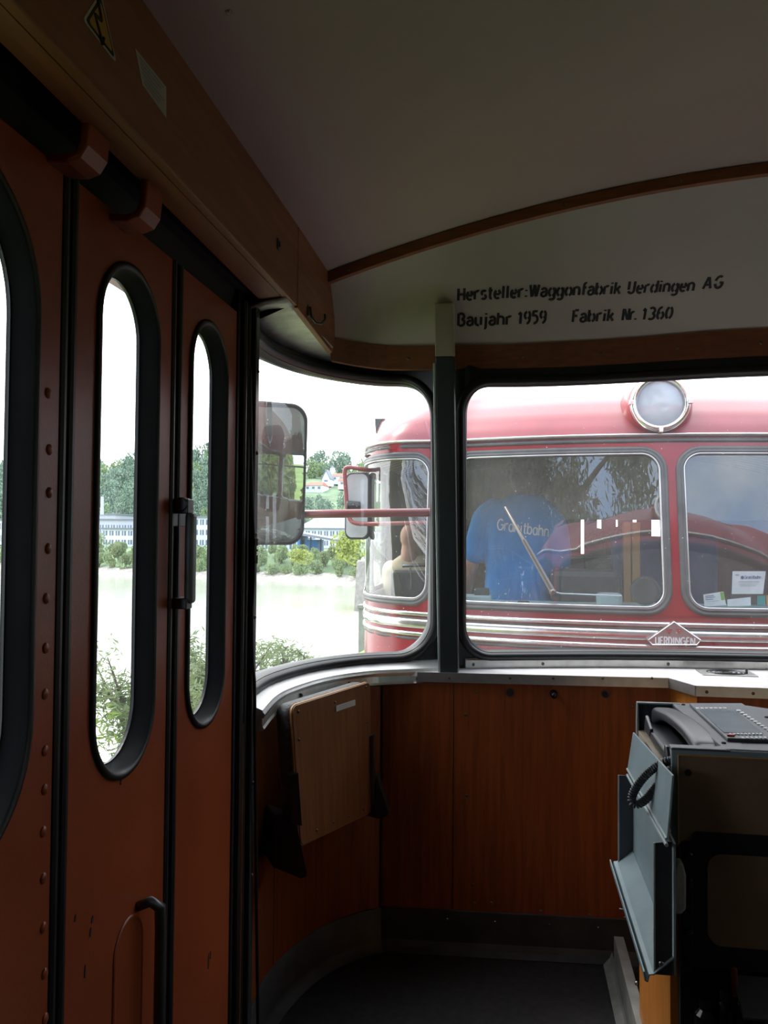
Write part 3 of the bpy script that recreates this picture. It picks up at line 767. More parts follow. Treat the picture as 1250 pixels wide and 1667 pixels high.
m = MB(); m.bx(XR, XR + .03, 1.93, 2.9, 0, 2.13); obj('solid_panel', m, 'cab_wood', wr)
m = MB(); m.bx(-.69, -.66, -3.4, .42, 0, 2.13); wlb = obj('wall_left_rear', m, 'cab_wood'); tag(wlb, kind='structure')
sf = lambda u, z: Vector((u, -3.4, z)); mm = MB()
mm.bx(-.66, 2.64, -3.43, -3.4, 0, 2.40)
wb = obj('wall_back', mm, 'cab_wood'); tag(wb, kind='structure')

# ================================================================== FOLDING DOOR
XD = -.643
def leaf(idx, y0, y1, hole, label_hand=None):
    sf = lambda u, z: Vector((XD, u, z)); sb = lambda u, z: Vector((XD - .032, u, z))
    mm = MB(); z0, z1 = .02, 1.845
    h = (hole[0] - .012, hole[1] + .012, hole[2] - .012, hole[3] + .012, hole[4] + .012)
    cell(mm, sf, y0, y1, z0, z1, h, K=3); cell(mm, sb, y0, y1, z0, z1, h, K=3, flip=True)
    for a, b in (((y0, z0), (y1, z0)), ((y1, z0), (y1, z1)), ((y1, z1), (y0, z1)), ((y0, z1), (y0, z0))): mm.quad(sf(*a), sf(*b), sb(*b), sb(*a))
    o = obj('door_%d' % idx, mm, 'door_paint'); tag(o, kind='structure')
    mm = MB(); ring(mm, sf, hole, [(.014, .0), (.013, .005), (.006, .007), (.0, .003), (-.001, -.02), (-.008, -.026), (-.009, -.034), (.014, -.036)])
    s = obj('window_seal', mm, 'rubber', o, smooth=True)
    mm = MB(); pane(mm, sf, (hole[0] - .002, hole[1] + .002, hole[2] - .002, hole[3] + .002, hole[4]), -.030, K=2); obj('pane', mm, 'pane_door', s)
    mm = MB(); ring(mm, sf, hole, [(-.0085, -.028), (-.0105, -.027), (-.0105, -.030), (-.0085, -.031)]); obj('inner_bead', mm, 'rubber', s)
    return o
d1 = leaf(1, .42, 1.098, (.50, 1.030, .905, 1.785, .17))
d2 = leaf(2, 1.142, 1.488, (1.215, 1.420, .925, 1.765, .102))
d3 = leaf(3, 1.540, 1.862, (1.592, 1.788, .925, 1.765, .097))
for y0, y1, ow in ((1.098, 1.142, d1), (1.488, 1.540, d2)):
    mm = MB(); mm.bx(XD - .03, XD - .008, y0 - .002, y1 + .002, .02, 1.845); mm.tube([(XD - .004, y0 + .010, .02), (XD - .004, y0 + .010, 1.845)], .009, 10); mm.tube([(XD - .004, y1 - .010, .02), (XD - .004, y1 - .010, 1.845)], .009, 10)
    obj('edge_rubber', mm, 'rubber', ow)
mm = MB()
for px, py in ((78, 640), (80, 732), (80, 802), (78, 893), (75, 974), (74, 1055), (73, 1130), (73, 1222), (72, 1285), (70, 1354), (70, 1430), (70, 1510), (72, 1585), (73, 1658)):
    p = U(px, py, X=XD); mm.ell(p, (.004, .008, .008), n=10, m=6)
objs('rivet', mm, 'door_paint', d1, smooth=True)
mm = MB(); rnd = random.Random(3)
for px, py, w, h in ((138, 1582, 3, 9), (147, 1518, 3, 6), (150, 1497, 4, 5), (122, 1495, 3, 5), (265, 1595, 2, 2), (196, 1272, 2, 5)):
    p = U(px, py, X=XD); s_ = p.y / 1349 * 1.3; mm.prism([p + Vector((0, a * w * s_ * 1.2, b * h * s_)) for a, b in ((-.5, -.8), (.3, -1), (.6, .2), (.2, 1), (-.4, .5))], (.0012, 0, 0))
objs('paint_chip', mm, 'door_chip', d2)
mm = MB()
for px, py, w, h in ((339, 1565, 3, 10), (342, 1555, 2, 5)):
    p = U(px, py, X=XD); s_ = p.y / 1349 * 1.3; mm.prism([p + Vector((0, a * w * s_, b * h * s_)) for a, b in ((-.5, -.8), (.3, -1), (.6, .2), (.2, 1), (-.4, .5))], (.0012, 0, 0))
objs('paint_chip', mm, 'door_chip', d3)
# latch lever on the third leaf
pa = U(306, 838, X=XD + .03); pb = U(309, 985, X=XD + .03)
mm = MB(); yk = (pa.y + pb.y) / 2
R90 = None
mm.bx(XD + .024, XD + .042, yk - .012, yk + .012, pb.z + .004, pa.z + .004)
lv = obj('latch_lever', mm, 'grey_paint', d3, bevel=.007, seg=3)
mm = MB(); mm.bx(XD, XD + .034, yk - .018, yk + .010, pa.z + .002, pa.z + .030); mm.bx(XD, XD + .003, yk - .02, yk + .05, pa.z - .022, pa.z + .028); mm.lathe((XD + .02, yk - .022, pa.z + .02), (0, 1, 0), [(0, .013), (.034, .013)], 16)
obj('bracket', mm, 'dark_steel', lv, bevel=.002)
mm = MB(); mm.bx(XD, XD + .034, yk - .018, yk + .010, pb.z - .006, pb.z + .014); mm.bx(XD, XD + .004, yk - .01, yk + .05, pb.z - .004, pb.z + .014); obj('bracket', mm, 'dark_steel', lv, bevel=.002)
# pull handle set in a hollow of the second leaf
pt = U(236, 1482, X=XD); yk = pt.y
mm = MB(); P = [Vector((XD, yk - .035, .672)), Vector((XD + .018, yk - .018, .676)), Vector((XD + .030, yk - .004, .660)), Vector((XD + .030, yk, .625)), Vector((XD + .030, yk, .40)), Vector((XD + .028, yk - .004, .365)), Vector((XD, yk - .03, .35))]
mm.tube(P, [.008, .0095, .0105, .0105, .0105, .0095, .008], 12); obj('pull_handle', mm, 'dark_steel', d2, smooth=True)
sfh = lambda u, z: Vector((XD + .0012, u, z)); hh = (yk - .115, yk - .012, .30, .665, .05)
mm = MB(); ring(mm, sfh, hh, [(.004, 0), (.002, .002), (-.002, .002), (-.004, 0)]); mm2 = MB(); pane(mm2, sfh, hh, 0.0004)
rp = obj('recess_plate', mm2, 'door_paint', d2); obj('recess_rim', mm, 'door_paint', rp, smooth=True)
# hinge arms from leaf tops into the track
for (qa, ow) in (((178, 352), d2), ((75, 255), d1)):
    a = U(*qa, X=XD); z = a.z; y = a.y
    W_ = .062
    prof = [(XD - .002, z), (XD + .030, z - .003), (XD + .046, z + .002), (XD + .055, z + .016), (XD + .058, z + .05), (XD + .058, z + .08)]
    mm = MB(); mm.loops([[Vector((px, y + s * W_, pz)) for px, pz in prof] for s in (0, 1)], False, True)
    hb = obj('hinge_arm', mm, 'door_paint', ow, solid=.012, bevel=.004, smooth=False)
    mm = MB(); mm.tube([(XD + .062, y + .05, z + .075), (XD + .062, y + .05, z + .11)], .012, 12); mm.tube([(XD + .05, y + .05, z + .088), (XD + .075, y + .05, z + .088)], .009, 10); obj('roller', mm, 'dark_steel', hb)
# ================================================================== THINGS IN THE CAB
def slab(m, fn, r, t0, t1, n=8, inset=0.0):
    """a rounded panel on fn(a, b, t): a, b in 0..1"""
    pass
class Plate:
    """a flat panel with corners tl, tr, br, bl; pt(x, y, t): x, y in metres from its lower left corner, t along the normal"""
    def __init__(s, o, ex, ey): s.o = Vector(o); s.ex = Vector(ex).normalized(); s.n = s.ex.cross(Vector(ey)).normalized(); s.ey = s.n.cross(s.ex)
    def pt(s, x, y, t=0): return s.o + s.ex * x + s.ey * y + s.n * t
    def px(s, px, py, t=0):
        o = s.pt(0, 0, t); ro = Vector(CAM); d = U(px, py, Y=5) - ro
        k = (o - ro).dot(s.n) / d.dot(s.n); q = ro + d * k - o
        return q.dot(s.ex), q.dot(s.ey)
def plate(m, pl, x0, x1, y0, y1, r, t0, t1, soft=0.0, n=8):
    def row(d, t): return [pl.pt(x, y, t) for x, y in rr_outline(x0 + d, x1 - d, y0 + d, y1 - d, max(.001, r - d), n)]
    Ls = [row(0, t0)] if not soft else [row(soft, t0), row(soft * .3, t0 + soft * .3), row(0, t0 + soft)]
    Ls += [row(0, t1)] if not soft else [row(0, t1 - soft), row(soft * .3, t1 - soft * .3), row(soft, t1)]
    k = len(Ls[0]); m.loops(Ls); b = len(m.v) - k * len(Ls)
    m.f.append(tuple(range(b, b + k))[::-1]); m.f.append(tuple(range(len(m.v) - k, len(m.v))))
    return m

# ---- console
ZT = .90
pBL = U(1037, 1143, Z=ZT); pFL = U(1098, 1218, Z=ZT); XS = .316
YBk, YFr = pBL.y, pFL.y
con = thing('driver_console', 'blue grey driver console with control panel and wooden front below the windscreen', 'console', (.8, 1.9, 0))
XN = U(1103, 1147, Z=ZT).x + .006                       # right end of the telephone niche
m = MB(); m.bx(XS + .006, 1.35, YFr + .05, YBk, .0, .715)
pd = obj('pedestal', m, 'cab_wood_lit', con)
m = MB(); m.bx(XS - .008, XS + .020, YFr - .2, 2.62, 0, .115); m.loops([[Vector((XS - .004 - d, y, z)) for y in (YFr - .2, 2.70)] for d, z in ((.0, .03), (.008, .012), (.03, .002))], False, True)
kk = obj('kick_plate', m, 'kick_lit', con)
m = MB(); screws(m, [(XS + .005, y, z) for y, z in ((2.25, .17), (1.98, .135), (2.12, .098), (1.9, .098))], (-1, 0, 0), .006, .004); objs('screw', m, 'steel', pd, smooth=True)
m = MB(); m.prism([(XS, YBk, .80), (XN + .01, YBk, .80), (XN + .01, YBk, ZT), (XS, YBk, ZT)], (0, .006, 0)); m.prism([(XS, YBk - .012, .80), (XS, YBk + .006, .80), (XS, YBk + .006, ZT), (XS, YBk - .012, ZT)], (.005, 0, 0)); m.prism([(XS, YBk - .016, ZT - .004), (XN, YBk - .016, ZT - .004), (XN, YBk + .008, ZT - .004), (XS, YBk + .008, ZT - .004)], (0, 0, .005))
bp_ = obj('niche_back', m, 'console_dark', con, bevel=.0015)
m = MB(); m.tube([(XS, YBk - .012, .81), (XS, YBk - .012, ZT), (XN, YBk - .012, ZT)], .0045, 8); obj('niche_edge', m, 'console_edge', bp_)
m = MB(); m.bx(XS + .002, XN + .02, YFr + .006, YBk, .815, .832); m.bx(XS + .012, 1.35, YFr + .02, YBk, .70, .815); obj('niche_shelf', m, 'beige', con, bevel=.001)
m = MB(); yf = YFr
m.bx(XS, 1.35, yf, yf + .008, .705, ZT); fpn = obj('front_plate', m, 'console_blue', con, bevel=.003)
m = MB(); m.bx(XS + .012, 1.34, yf - .006, yf, .712, ZT - .012); fb = obj('front_board', m, 'console_brown', fpn)
m = MB(); m.tube([(XS + .012, yf - .006, .712), (XS + .012, yf - .006, ZT - .012), (1.34, yf - .006, ZT - .012)], .0018, 6); obj('brass_edge', m, 'inside_wood', fb)
m = MB(); p = U(1120, 1258, Y=yf - .006); m.lathe(p, (0, -1, 0), [(0, .007), (.003, .005)], 12); objs('screw', m, 'ink', fb)
# top plate
xr = U(1215, 1148, Z=ZT).x
m = MB(); m.prism([(XN, yf + .004, ZT - .01), (1.34, yf + .004, ZT - .01), (1.34, YBk - .20, ZT - .01), (xr + .22, YBk - .16, ZT - .01), (xr, YBk, ZT - .01), (XN - .02, YBk, ZT - .01)], (0, 0, .012))
m.prism([(XS, yf, ZT - .006), (XN + .01, yf, ZT - .006), (XN + .01, yf + .045, ZT - .006), (XN - .012, yf + .03, ZT - .006), (XS, yf + .03, ZT - .006)], (0, 0, .007))
tp = obj('top_plate', m, 'panel_grey', con, bevel=.0025)
m = MB(); m.bx(XN - .004, XN + .004, yf + .02, YBk, .83, ZT - .008); obj('niche_side', m, 'console_dark', con)
T = lambda px, py, dz=0.0: U(px, py, Z=ZT + .002 + dz)
def topq(m, pts, h, dz=0.0): m.prism([T(*p, dz) for p in pts], (0, 0, h))
m = MB(); topq(m, [(1184, 1207), (1262, 1210), (1275, 1196), (1208, 1149), (1122, 1149)], .007); bz = obj('control_panel', m, 'panel_grey', tp, bevel=.002)
m = MB(); topq(m, [(1178, 1193), (1242, 1194), (1197, 1157), (1139, 1156)], .001, .0072); obj('screen', m, 'screen', bz)
m = MB()
for i in range(10):
    a = i / 9; x, y = 1200 + 49 * a, 1157 + 32 * a; topq(m, [(x, y + 1.6), (x + 6.5, y + 1.8), (x + 4.5, y - .6), (x - 1.5, y - .7)], .002, .0072)
for i in range(9):
    x = 1188 + i * 6.2; topq(m, [(x, 1196.6), (x + 4, 1196.8), (x + 2, 1194.6), (x - 2, 1194.6)], .002, .0072)
for i in range(6):
    x = 1208 + i * 7.2; topq(m, [(x, 1203), (x + 4.4, 1203.2), (x + 2.2, 1200.4), (x - 2, 1200.4)], .002, .0072)
for i in range(7):
    x = 1134 + i * 7.4; topq(m, [(x, 1154), (x + 5, 1154), (x + 3, 1152), (x - 2, 1152)], .0008, .0072)
objs('key', m, 'key_white', bz)
m = MB(); topq(m, [(1184, 1198.5), (1196, 1199), (1195, 1196.6), (1183, 1196.4)], .003, .0072); obj('stop_key', m, 'red_lamp', bz)
m = MB()
for px, py in ((1112, 1147.5), (1137, 1147.5), (1182, 1149), (1207, 1149.6), (1178, 1210), (1248, 1168)): m.lathe(T(px, py) - Vector((0, 0, .002)), (0, 0, 1), [(0, .005), (.004, .005), (.005, .003)], 10)
objs('screw', m, 'ink', tp)
# dark lower front of the console with its door
m = MB(); m.bx(XS + .022, 1.35, yf + .03, yf + .05, 0, .71); obj('lower_front', m, 'black_matte', con)
yd2 = yf - .004
dp = Plate((XS, yd2, 0), (1, 0, 0), (0, 0, 1))
a = dp.px(1126, 1572); b = dp.px(1126, 1352)
m = MB(); plate(m, dp, a[0], 1.3, a[1], b[1], .012, -.02, .006, .002); cdoor = obj('console_door', m, 'black_frame', con)
a2 = dp.px(1150, 1536); b2 = dp.px(1150, 1387); m = MB(); plate(m, dp, a2[0], 1.1, a2[1], b2[1], .028, .004, .0085, .001); obj('door_panel', m, 'console_brown', cdoor)
# latch and hinge bar
hp = Plate((XS, yd2 - .012, 0), (1, 0, 0), (0, 0, 1))
h0 = hp.px(1108, 1582); h1 = hp.px(1128, 1372); m = MB(); plate(m, hp, h0[0], h1[0], h0[1], h1[1], .014, -.02, .004, .003)
for k in range(5): m.lathe(hp.pt(h1[0] - .008, h0[1] + .03 + k * .05, .003), (0, -1, 0), [(0, .006), (.004, .006), (.006, .003)], 10)
hg = obj('hinge_bar', m, 'gloss_black', cdoor)
g = [hp.px(*q) for q in ((1100, 1395), (1107, 1396), (1112, 1416), (1112, 1470), (1104, 1478), (1096, 1478), (1090, 1458), (1089, 1428), (1094, 1412))]
m = MB(); m.prism([hp.pt(x, y, .0) for x, y in g], (0, -.030, 0)); lt_ = obj('latch_handle', m, 'latch_metal', cdoor, bevel=.005, seg=3)
m = MB(); q0, q1 = hp.px(1110, 1462), hp.px(1094, 1470); m.tube([hp.pt(*q0, .027), hp.pt(*q1, .027)], .0016, 6); obj('latch_ridge', m, 'steel', lt_)
# dark gear under the console: valve bodies and pedal
m = MB(); zf = .0
for px, py, r, h in ((1150, 1625, .022, .16), (1180, 1612, .018, .18), (1205, 1606, .011, .24)):
    p = U(px, py, Y=yf - .04); m.lathe((p.x, yf - .04, 0), (0, 0, 1), [(0, r * 1.3), (.02, r * 1.3), (.021, r), (p.z - .03, r), (p.z - .02, r * .6), (p.z, r * .6)], 14)
vb = objs('valve_body', m, 'gloss_black', con, smooth=False)
m = MB(); p = U(1195, 1578, Y=yf - .04); m.lathe((p.x, yf - .04, p.z - .02), (0, 0, 1), [(-.03, .006), (.02, .006), (.024, .003)], 10); obj('valve_tap', m, 'inside_maroon', con)
m = MB(); p = U(1225, 1620, Y=yf - .05); m.box((p.x + .03, yf - .06, p.z), (.12, .09, .008), Matrix.Rotation(math.radians(24), 3, 'X')); m.bx(p.x + .02, p.x + .04, yf - .05, yf + .03, 0, p.z); obj('pedal', m, 'console_dark', con, bevel=.002)

# ---- document tray on the console side
tr_ = thing('document_tray', 'blue grey sheet metal document tray hanging on the left side of the console', 'tray', (.3, 1.85, .45))
XI, XO = .294, .260
yb_t = U(1007, 1262, X=XO).y; yf_t = U(1065, 1372, X=XO).y
zt_b = U(1007, 1262, X=XO).z; zt_f = U(1065, 1372, X=XO).z; zbo = U(1065, 1585, X=XO).z
m = MB(); m.prism([(XI, yf_t, zbo), (XI, yb_t, zbo), (XI, yb_t, .79), (XI, yf_t, .76)], (.004, 0, 0)); bk = obj('back_board', m, 'console_blue', tr_)
XE = U(1094, 1450, Y=yf_t).x
m = MB(); m.prism([(XE, yf_t, zbo), (XO, yf_t, zbo), (XO, yf_t, zt_f), (XE, yf_t, zt_f + .004)], (0, .003, 0)); fpl = obj('end_plate', m, 'console_dark', tr_)  # both tray end plates darker than the board: their shade put into the colour
m = MB(); p = U(1076, 1568, Y=yf_t); m.lathe(p, (0, -1, 0), [(-.002, .0055), (.003, .0055), (.005, .003)], 12); obj('rivet', m, 'steel', fpl, smooth=True)
m = MB(); m.prism([(XI, yb_t, zbo), (XO, yb_t, zbo), (XO, yb_t, zt_b), (XI, yb_t, zt_b)], (0, .003, 0)); obj('end_plate', m, 'console_dark', tr_)
m = MB(); m.tube([(XO, yb_t, zbo), (XO, yb_t, zt_b)], .0022, 6); m.tube([(XO, yf_t, zbo), (XO, yf_t, zt_f)], .002, 6); objs('edge_strip', m, 'console_edge', tr_)
# sloping floor of the tray and its lip
lpB = U(1003, 1442, X=XO - .012); lpF = U(1062, 1602, X=XO - .012)
m = MB(); yB, yF2 = yb_t + .01, lpF.y
prof = [(XI, zbo + .035), (XO + .004, zbo + .008), (XO - .002, zbo + .002), (XO - .010, zbo + .001), (XO - .013, zbo - .012), (XO - .017, zbo - .010), (XO - .019, zbo + .006)]
m.loops([[Vector((x, y, z)) for x, z in prof] for y in (yf_t - .006, yb_t + .012)], False); tf = obj('tray_lip', m, 'console_blue', tr_, solid=.003, bevel=.001)
m = MB(); c1 = U(1017, 1482, X=XO - .012)
m.tube([c1 + Vector((-.012, 0, .002)), c1 + Vector((.012, 0, -.001)), c1 + Vector((.013, 0, -.014)), c1 + Vector((-.002, 0, -.016))], .0022, 8)
c2 = U(1040, 1494, X=XO + .012); m.tube([c2 + Vector((.012 * math.cos(a) + .002, .0, .014 * math.sin(a))) for a in np.linspace(-.4, 3.3, 12)], .002, 8); objs('clip', m, 'dark_steel', tf, smooth=True)
# hinged upper flap
f1, f2, f3, f4 = U(1030, 1192, X=XI - .004), U(1094, 1262, X=XI + .004), U(1085, 1366, X=XI - .012), U(1021, 1252, X=XI - .012)
m = MB(); nn = (f2 - f1).cross(f4 - f1).normalized(); m.prism([f1, f2, f3, f4], nn * .004); flp = obj('upper_flap', m, 'console_blue', tr_, bevel=.001)
g1, g2 = U(1021, 1262, X=XI - .016), U(1085, 1376, X=XI - .016); m = MB(); m.tube([g1, g2], .0035, 8); m.tube([f4, f3], .003, 8); obj('hinge_rod', m, 'console_edge', flp)

# ---- telephone handset in the niche
ph = thing('telephone_handset', 'dark grey telephone handset with coiled cord lying in the console niche', 'telephone', (.36, 1.95, .832))
XH = XS + .062; y0h, y1h = YFr + .055, YBk - .018; L_ = y1h - y0h
m = MB(); m.bx(XS + .014, XS + .07, y0h + .02, y1h - .01, .832, .856); cr_ = obj('cradle', m, 'phone', ph, bevel=.006, seg=3)
m = MB(); m.prism([(XS + .012, y1h - .02, .84), (XS + .012, y1h - .10, .84), (XS + .012, y1h - .115, .862), (XS + .012, y1h - .04, .880)], (.008, 0, 0)); m.prism([(XS + .012, y0h + .05, .84), (XS + .012, y0h + .105, .84), (XS + .012, y0h + .095, .872), (XS + .012, y0h + .075, .872)], (.008, 0, 0)); objs('cradle_wing', m, 'phone', cr_, bevel=.003)
m = MB(); Ls = []
for k in range(25):
    s = k / 24; y = y1h - L_ * s; e = abs(2 * s - 1)
    hz = .013 + .012 * max(0, (e - .55) / .45) ** 1.2; zc = .880 + .016 * (1 - e ** 2) - .006 * e ** 6; wd = .023 + .007 * max(0, e - .4) + .004 * s
    endk = 1 if 0 < k < 24 else .82
    cx_ = XH + .006 - .012 * (1 - s) + .022 * s
    Ls.append([Vector((cx_ + wd * endk * math.copysign(abs(math.cos(a)) ** .5, math.cos(a)), y, zc - (hz - .013) * .6 + hz * endk * math.copysign(abs(math.sin(a)) ** .55, math.sin(a)))) for a in np.linspace(0, 2 * PI, 25)[:-1]])
m.loops(Ls); nA = len(Ls[0]); m.f.append(tuple(range(nA))); m.f.append(tuple(range(24 * nA, 25 * nA))[::-1])
hs = obj('handset', m, 'phone', ph, smooth=True)
cp = [(1112, 1238, YFr + .03), (1096, 1238, YFr + .03), (1076, 1243, YFr + .035), (1056, 1257, YFr + .04), (1040, 1275, YFr + .045), (1030, 1293, YFr + .05), (1029, 1306, YFr + .05), (1038, 1309, YFr + .05), (1051, 1301, YFr + .045), (1066, 1283, YFr + .04), (1082, 1265, YFr + .03), (1097, 1253, YFr + .025), (1112, 1248, YFr + .025)]
cpl = [U(a, b, Y=c) for a, b, c in cp]
def catmull(P, n=14):
    P = [P[0] * 2 - P[1]] + list(P) + [P[-1] * 2 - P[-2]]; Q = []
    for i in range(1, len(P) - 2):
        p0, p1, p2, p3 = P[i - 1:i + 3]
        for k in range(n):
            t_ = k / n; Q.append(0.5 * ((2 * p1) + (p2 - p0) * t_ + (2 * p0 - 5 * p1 + 4 * p2 - p3) * t_ ** 2 + (3 * p1 - p0 - 3 * p2 + p3) * t_ ** 3))
    Q.append(P[-2]); return Q
base = catmull(cpl, 30); Ln = [0]
for a, b in zip(base, base[1:]): Ln.append(Ln[-1] + (b - a).length)
turns = int(Ln[-1] / .0052); N_ = turns * 12; coil = []
nx = None
for k in range(N_ + 1):
    l = Ln[-1] * k / N_; i = max(0, min(len(base) - 2, int(np.searchsorted(Ln, l)) - 1)); f = (l - Ln[i]) / max(1e-9, Ln[i + 1] - Ln[i]); p = base[i].lerp(base[i + 1], f)
    t_ = (base[min(i + 2, len(base) - 1)] - base[max(i - 1, 0)]).normalized()
    nx = t_.orthogonal().normalized() if nx is None else (nx - t_ * nx.dot(t_)).normalized()
    ny = t_.cross(nx); a = 2 * PI * turns * k / N_; coil.append(p + (nx * math.cos(a) + ny * math.sin(a)) * .0072)
m = MB(); m.tube(coil, .0023, 6); obj('coiled_cord', m, 'phone', ph, smooth=True)

# ---- folded jump seat on the curved corner wall
zs = .872
sTL, sTR = U(476, 1150, Z=zs), U(603, 1110, Z=zs)
sBL, sBR = U(490, 1378, Y=sTL.y), U(606, 1322, Y=sTR.y)
js = thing('folding_seat', 'folded wooden jump seat with grey cushion on the curved corner wall', 'seat', (-.55, 2.35, .45))
sp = Plate(sBL, sBR - sBL, sTL - sBL); sp.n = sp.n if sp.n.y < 0 else sp.n
wS = (sTR - sTL).length; hS = (sTL - sBL).length
sgn_n = 1 if (Vector(CAM) - sBL).dot(sp.n) > 0 else -1
def seat_pt(x, y, t):
    f = y / hS; a = sBL.lerp(sTL, f); b = sBR.lerp(sTR, f); return a.lerp(b, x / wS) + sp.n * t * sgn_n
class SeatP:
    pt = staticmethod(seat_pt)
m = MB(); plate(m, SeatP, 0, wS, 0, hS, .022, -.012, 0, .0015); sb_ = obj('seat_board', m, 'seat_wood', js)
m = MB(); Hq = rr_outline(0, wS, 0, hS, .022, 8); m.tube([seat_pt(x, y, -.006) for x, y in Hq], .0032, 6, closed=True); obj('board_edge', m, 'inside_wood', sb_)
m = MB(); plate(m, SeatP, .002, wS - .002, .01, hS + .003, .03, -.060, -.013, .014); obj('cushion', m, 'cushion', js, smooth=True)
m = MB(); plate(m, SeatP, wS * .50, wS * .76, hS - .050, hS - .035, .001, 0, .0035); obj('label_strip', m, 'sticker_white', sb_)
m = MB(); screws(m, [seat_pt(x * wS, y * hS, .0) for x, y in ((.06, .95), (.5, .93), (.93, .97), (.05, .75), (.2, .06), (.42, .06), (.64, .05), (.86, .05), (.93, .7))], sp.n * sgn_n, .004); objs('screw', m, 'screw', sb_)
for side in (0, 1):
    if side == 0:
        st_ = [(470, 1262), (486, 1258), (492, 1345), (473, 1340)]; br = [(444, 1332), (448, 1327), (483, 1341), (500, 1420), (499, 1428), (490, 1431), (444, 1412)]; yq = sTL.y - .012
    else:
        st_ = [(600, 1200), (608, 1196), (609, 1312), (603, 1312)]; br = [(584, 1325), (606, 1312), (612, 1260), (633, 1322), (632, 1328), (618, 1334)]; yq = sTR.y - .012
    m = MB(); d_ = Vector((-.02, .035, 0)) if side == 0 else Vector((.0, .03, 0))
    m.prism([U(*q, Y=yq) for q in st_], d_); sp_ = obj('strap', m, 'dark_steel' if side else 'post_dark', js, bevel=.002)
    m = MB(); m.prism([U(*q, Y=yq) for q in br], d_ * (2.6 if side == 0 else 1.5)); obj('bracket', m, 'black_frame', js, bevel=.003)

# ---- stickers on the fascia
m = MB(); tri = [U(*q, X=XF) for q in ((163, -14), (134, 32), (190, 105))]
def on_f(p, t): return Vector((XF + t, p.y, p.z))
ctr = sum(tri, Vector()) / 3
ws = thing('warning_sticker', 'yellow triangular warning sticker on the wooden box over the door', 'sticker', on_f(ctr, 0))
def round_poly(P, k=.12, n=4):
    Q = []
    for i in range(len(P)):
        a, b, c = P[i - 1], P[i], P[(i + 1) % len(P)]
        p0 = b.lerp(a, k); p1 = b.lerp(c, k)
        for j in range(n + 1):
            t_ = j / n; Q.append(p0.lerp(b, t_).lerp(b.lerp(p1, t_), t_))
    return Q
def tri_poly(s, t): return [on_f(p, t) for p in round_poly([ctr + (p - ctr) * s for p in tri])]
for nm, s, t, mt in (('sticker_border', 1.0, .0006, 'sticker_white'), ('black_outline', .86, .0010, 'ink'), ('yellow_field', .70, .0014, 'sticker_yellow')):
    m = MB(); m.prism(tri_poly(s, 0.0), (t, 0, 0)); obj(nm, m, mt, ws)
m = MB(); e1 = Vector((0, 1, 0)); e2 = Vector((0, 0, 1))
for a, b in (((-.012, .03), (.0, .006)), ((.0, .006), (-.018, .004)), ((-.018, .004), (.004, -.022)), ((.004, -.022), (-.004, -.016)), ((.004, -.022), (.006, -.012))):
    pa_, pb_ = on_f(ctr + e1 * a[0] + e2 * a[1], .0017), on_f(ctr + e1 * b[0] + e2 * b[1], .0017); m.tube([pa_, pb_], .0022, 5)
obj('symbol', m, 'ink', ws)
lb = [U(*q, X=XF) for q in ((219, 78), (270, 142), (270, 192), (231, 138))]
ls_ = thing('notice_label', 'small pale rectangular notice label beside the yellow warning sticker', 'label', on_f(lb[0], 0))
m = MB(); m.prism([on_f(p, 0) for p in lb], (.0008, 0, 0)); obj('label_sheet', m, 'sticker_white', ls_)
m = MB()
for k in range(6):
    f = .14 + .14 * k; a = on_f(lb[0].lerp(lb[3], f).lerp(lb[1].lerp(lb[2], f), .08), .0012); b = on_f(lb[0].lerp(lb[3], f).lerp(lb[1].lerp(lb[2], f), .9 - .12 * (k % 3)), .0012)
    m.strip([a, b], [Vector((1, 0, 0))] * 2, .004)
obj('printed_lines', m, 'print_grey', ls_)
# ---- coat hook
c = U(508, 517, X=XF + .006); hk = thing('coat_hook', 'small steel coat hook on the wooden board above the corner window', 'hook', c)
m = MB(); m.box(c + Vector((-.004, -.02, .012)), (.003, .018, .030)); obj('hook_plate', m, 'dark_steel', hk, bevel=.001)
m = MB(); m.tube([c + Vector((.0, -.022, .022)), c + Vector((.004, -.022, -.004)), c + Vector((.014, -.016, -.018)), c + Vector((.026, -.004, -.018)), c + Vector((.034, .006, -.004)), c + Vector((.032, .010, .010))], .0032, 8); obj('hook_wire', m, 'dark_steel', hk, smooth=True)
# ---- hanging cable beside the corner window
cab = thing('hanging_cable', 'thin black cable with connector hanging beside the door post', 'cable', (-.612, 1.955, 1.0))
cb = [U(a, b, X=-.610) for a, b in ((407, 600), (408, 700), (411, 830), (413, 880), (413, 940), (410, 1000), (411, 1080), (414, 1110), (415, 1200), (416, 1300), (417, 1400), (418, 1520), (420, 1690))]
m = MB(); m.tube(catmull(cb, 6), .0042, 8); obj('cable', m, 'rubber', cab, smooth=True)
m = MB(); c = U(413, 897, X=-.610); m.lathe(c + Vector((0, 0, -.030)), (0, 0, 1), [(0, .010), (.02, .010), (.021, .007), (.028, .007), (.029, .010), (.034, .010), (.035, .007), (.042, .007), (.043, .010), (.060, .010)], 14); obj('connector', m, 'gloss_black', cab)

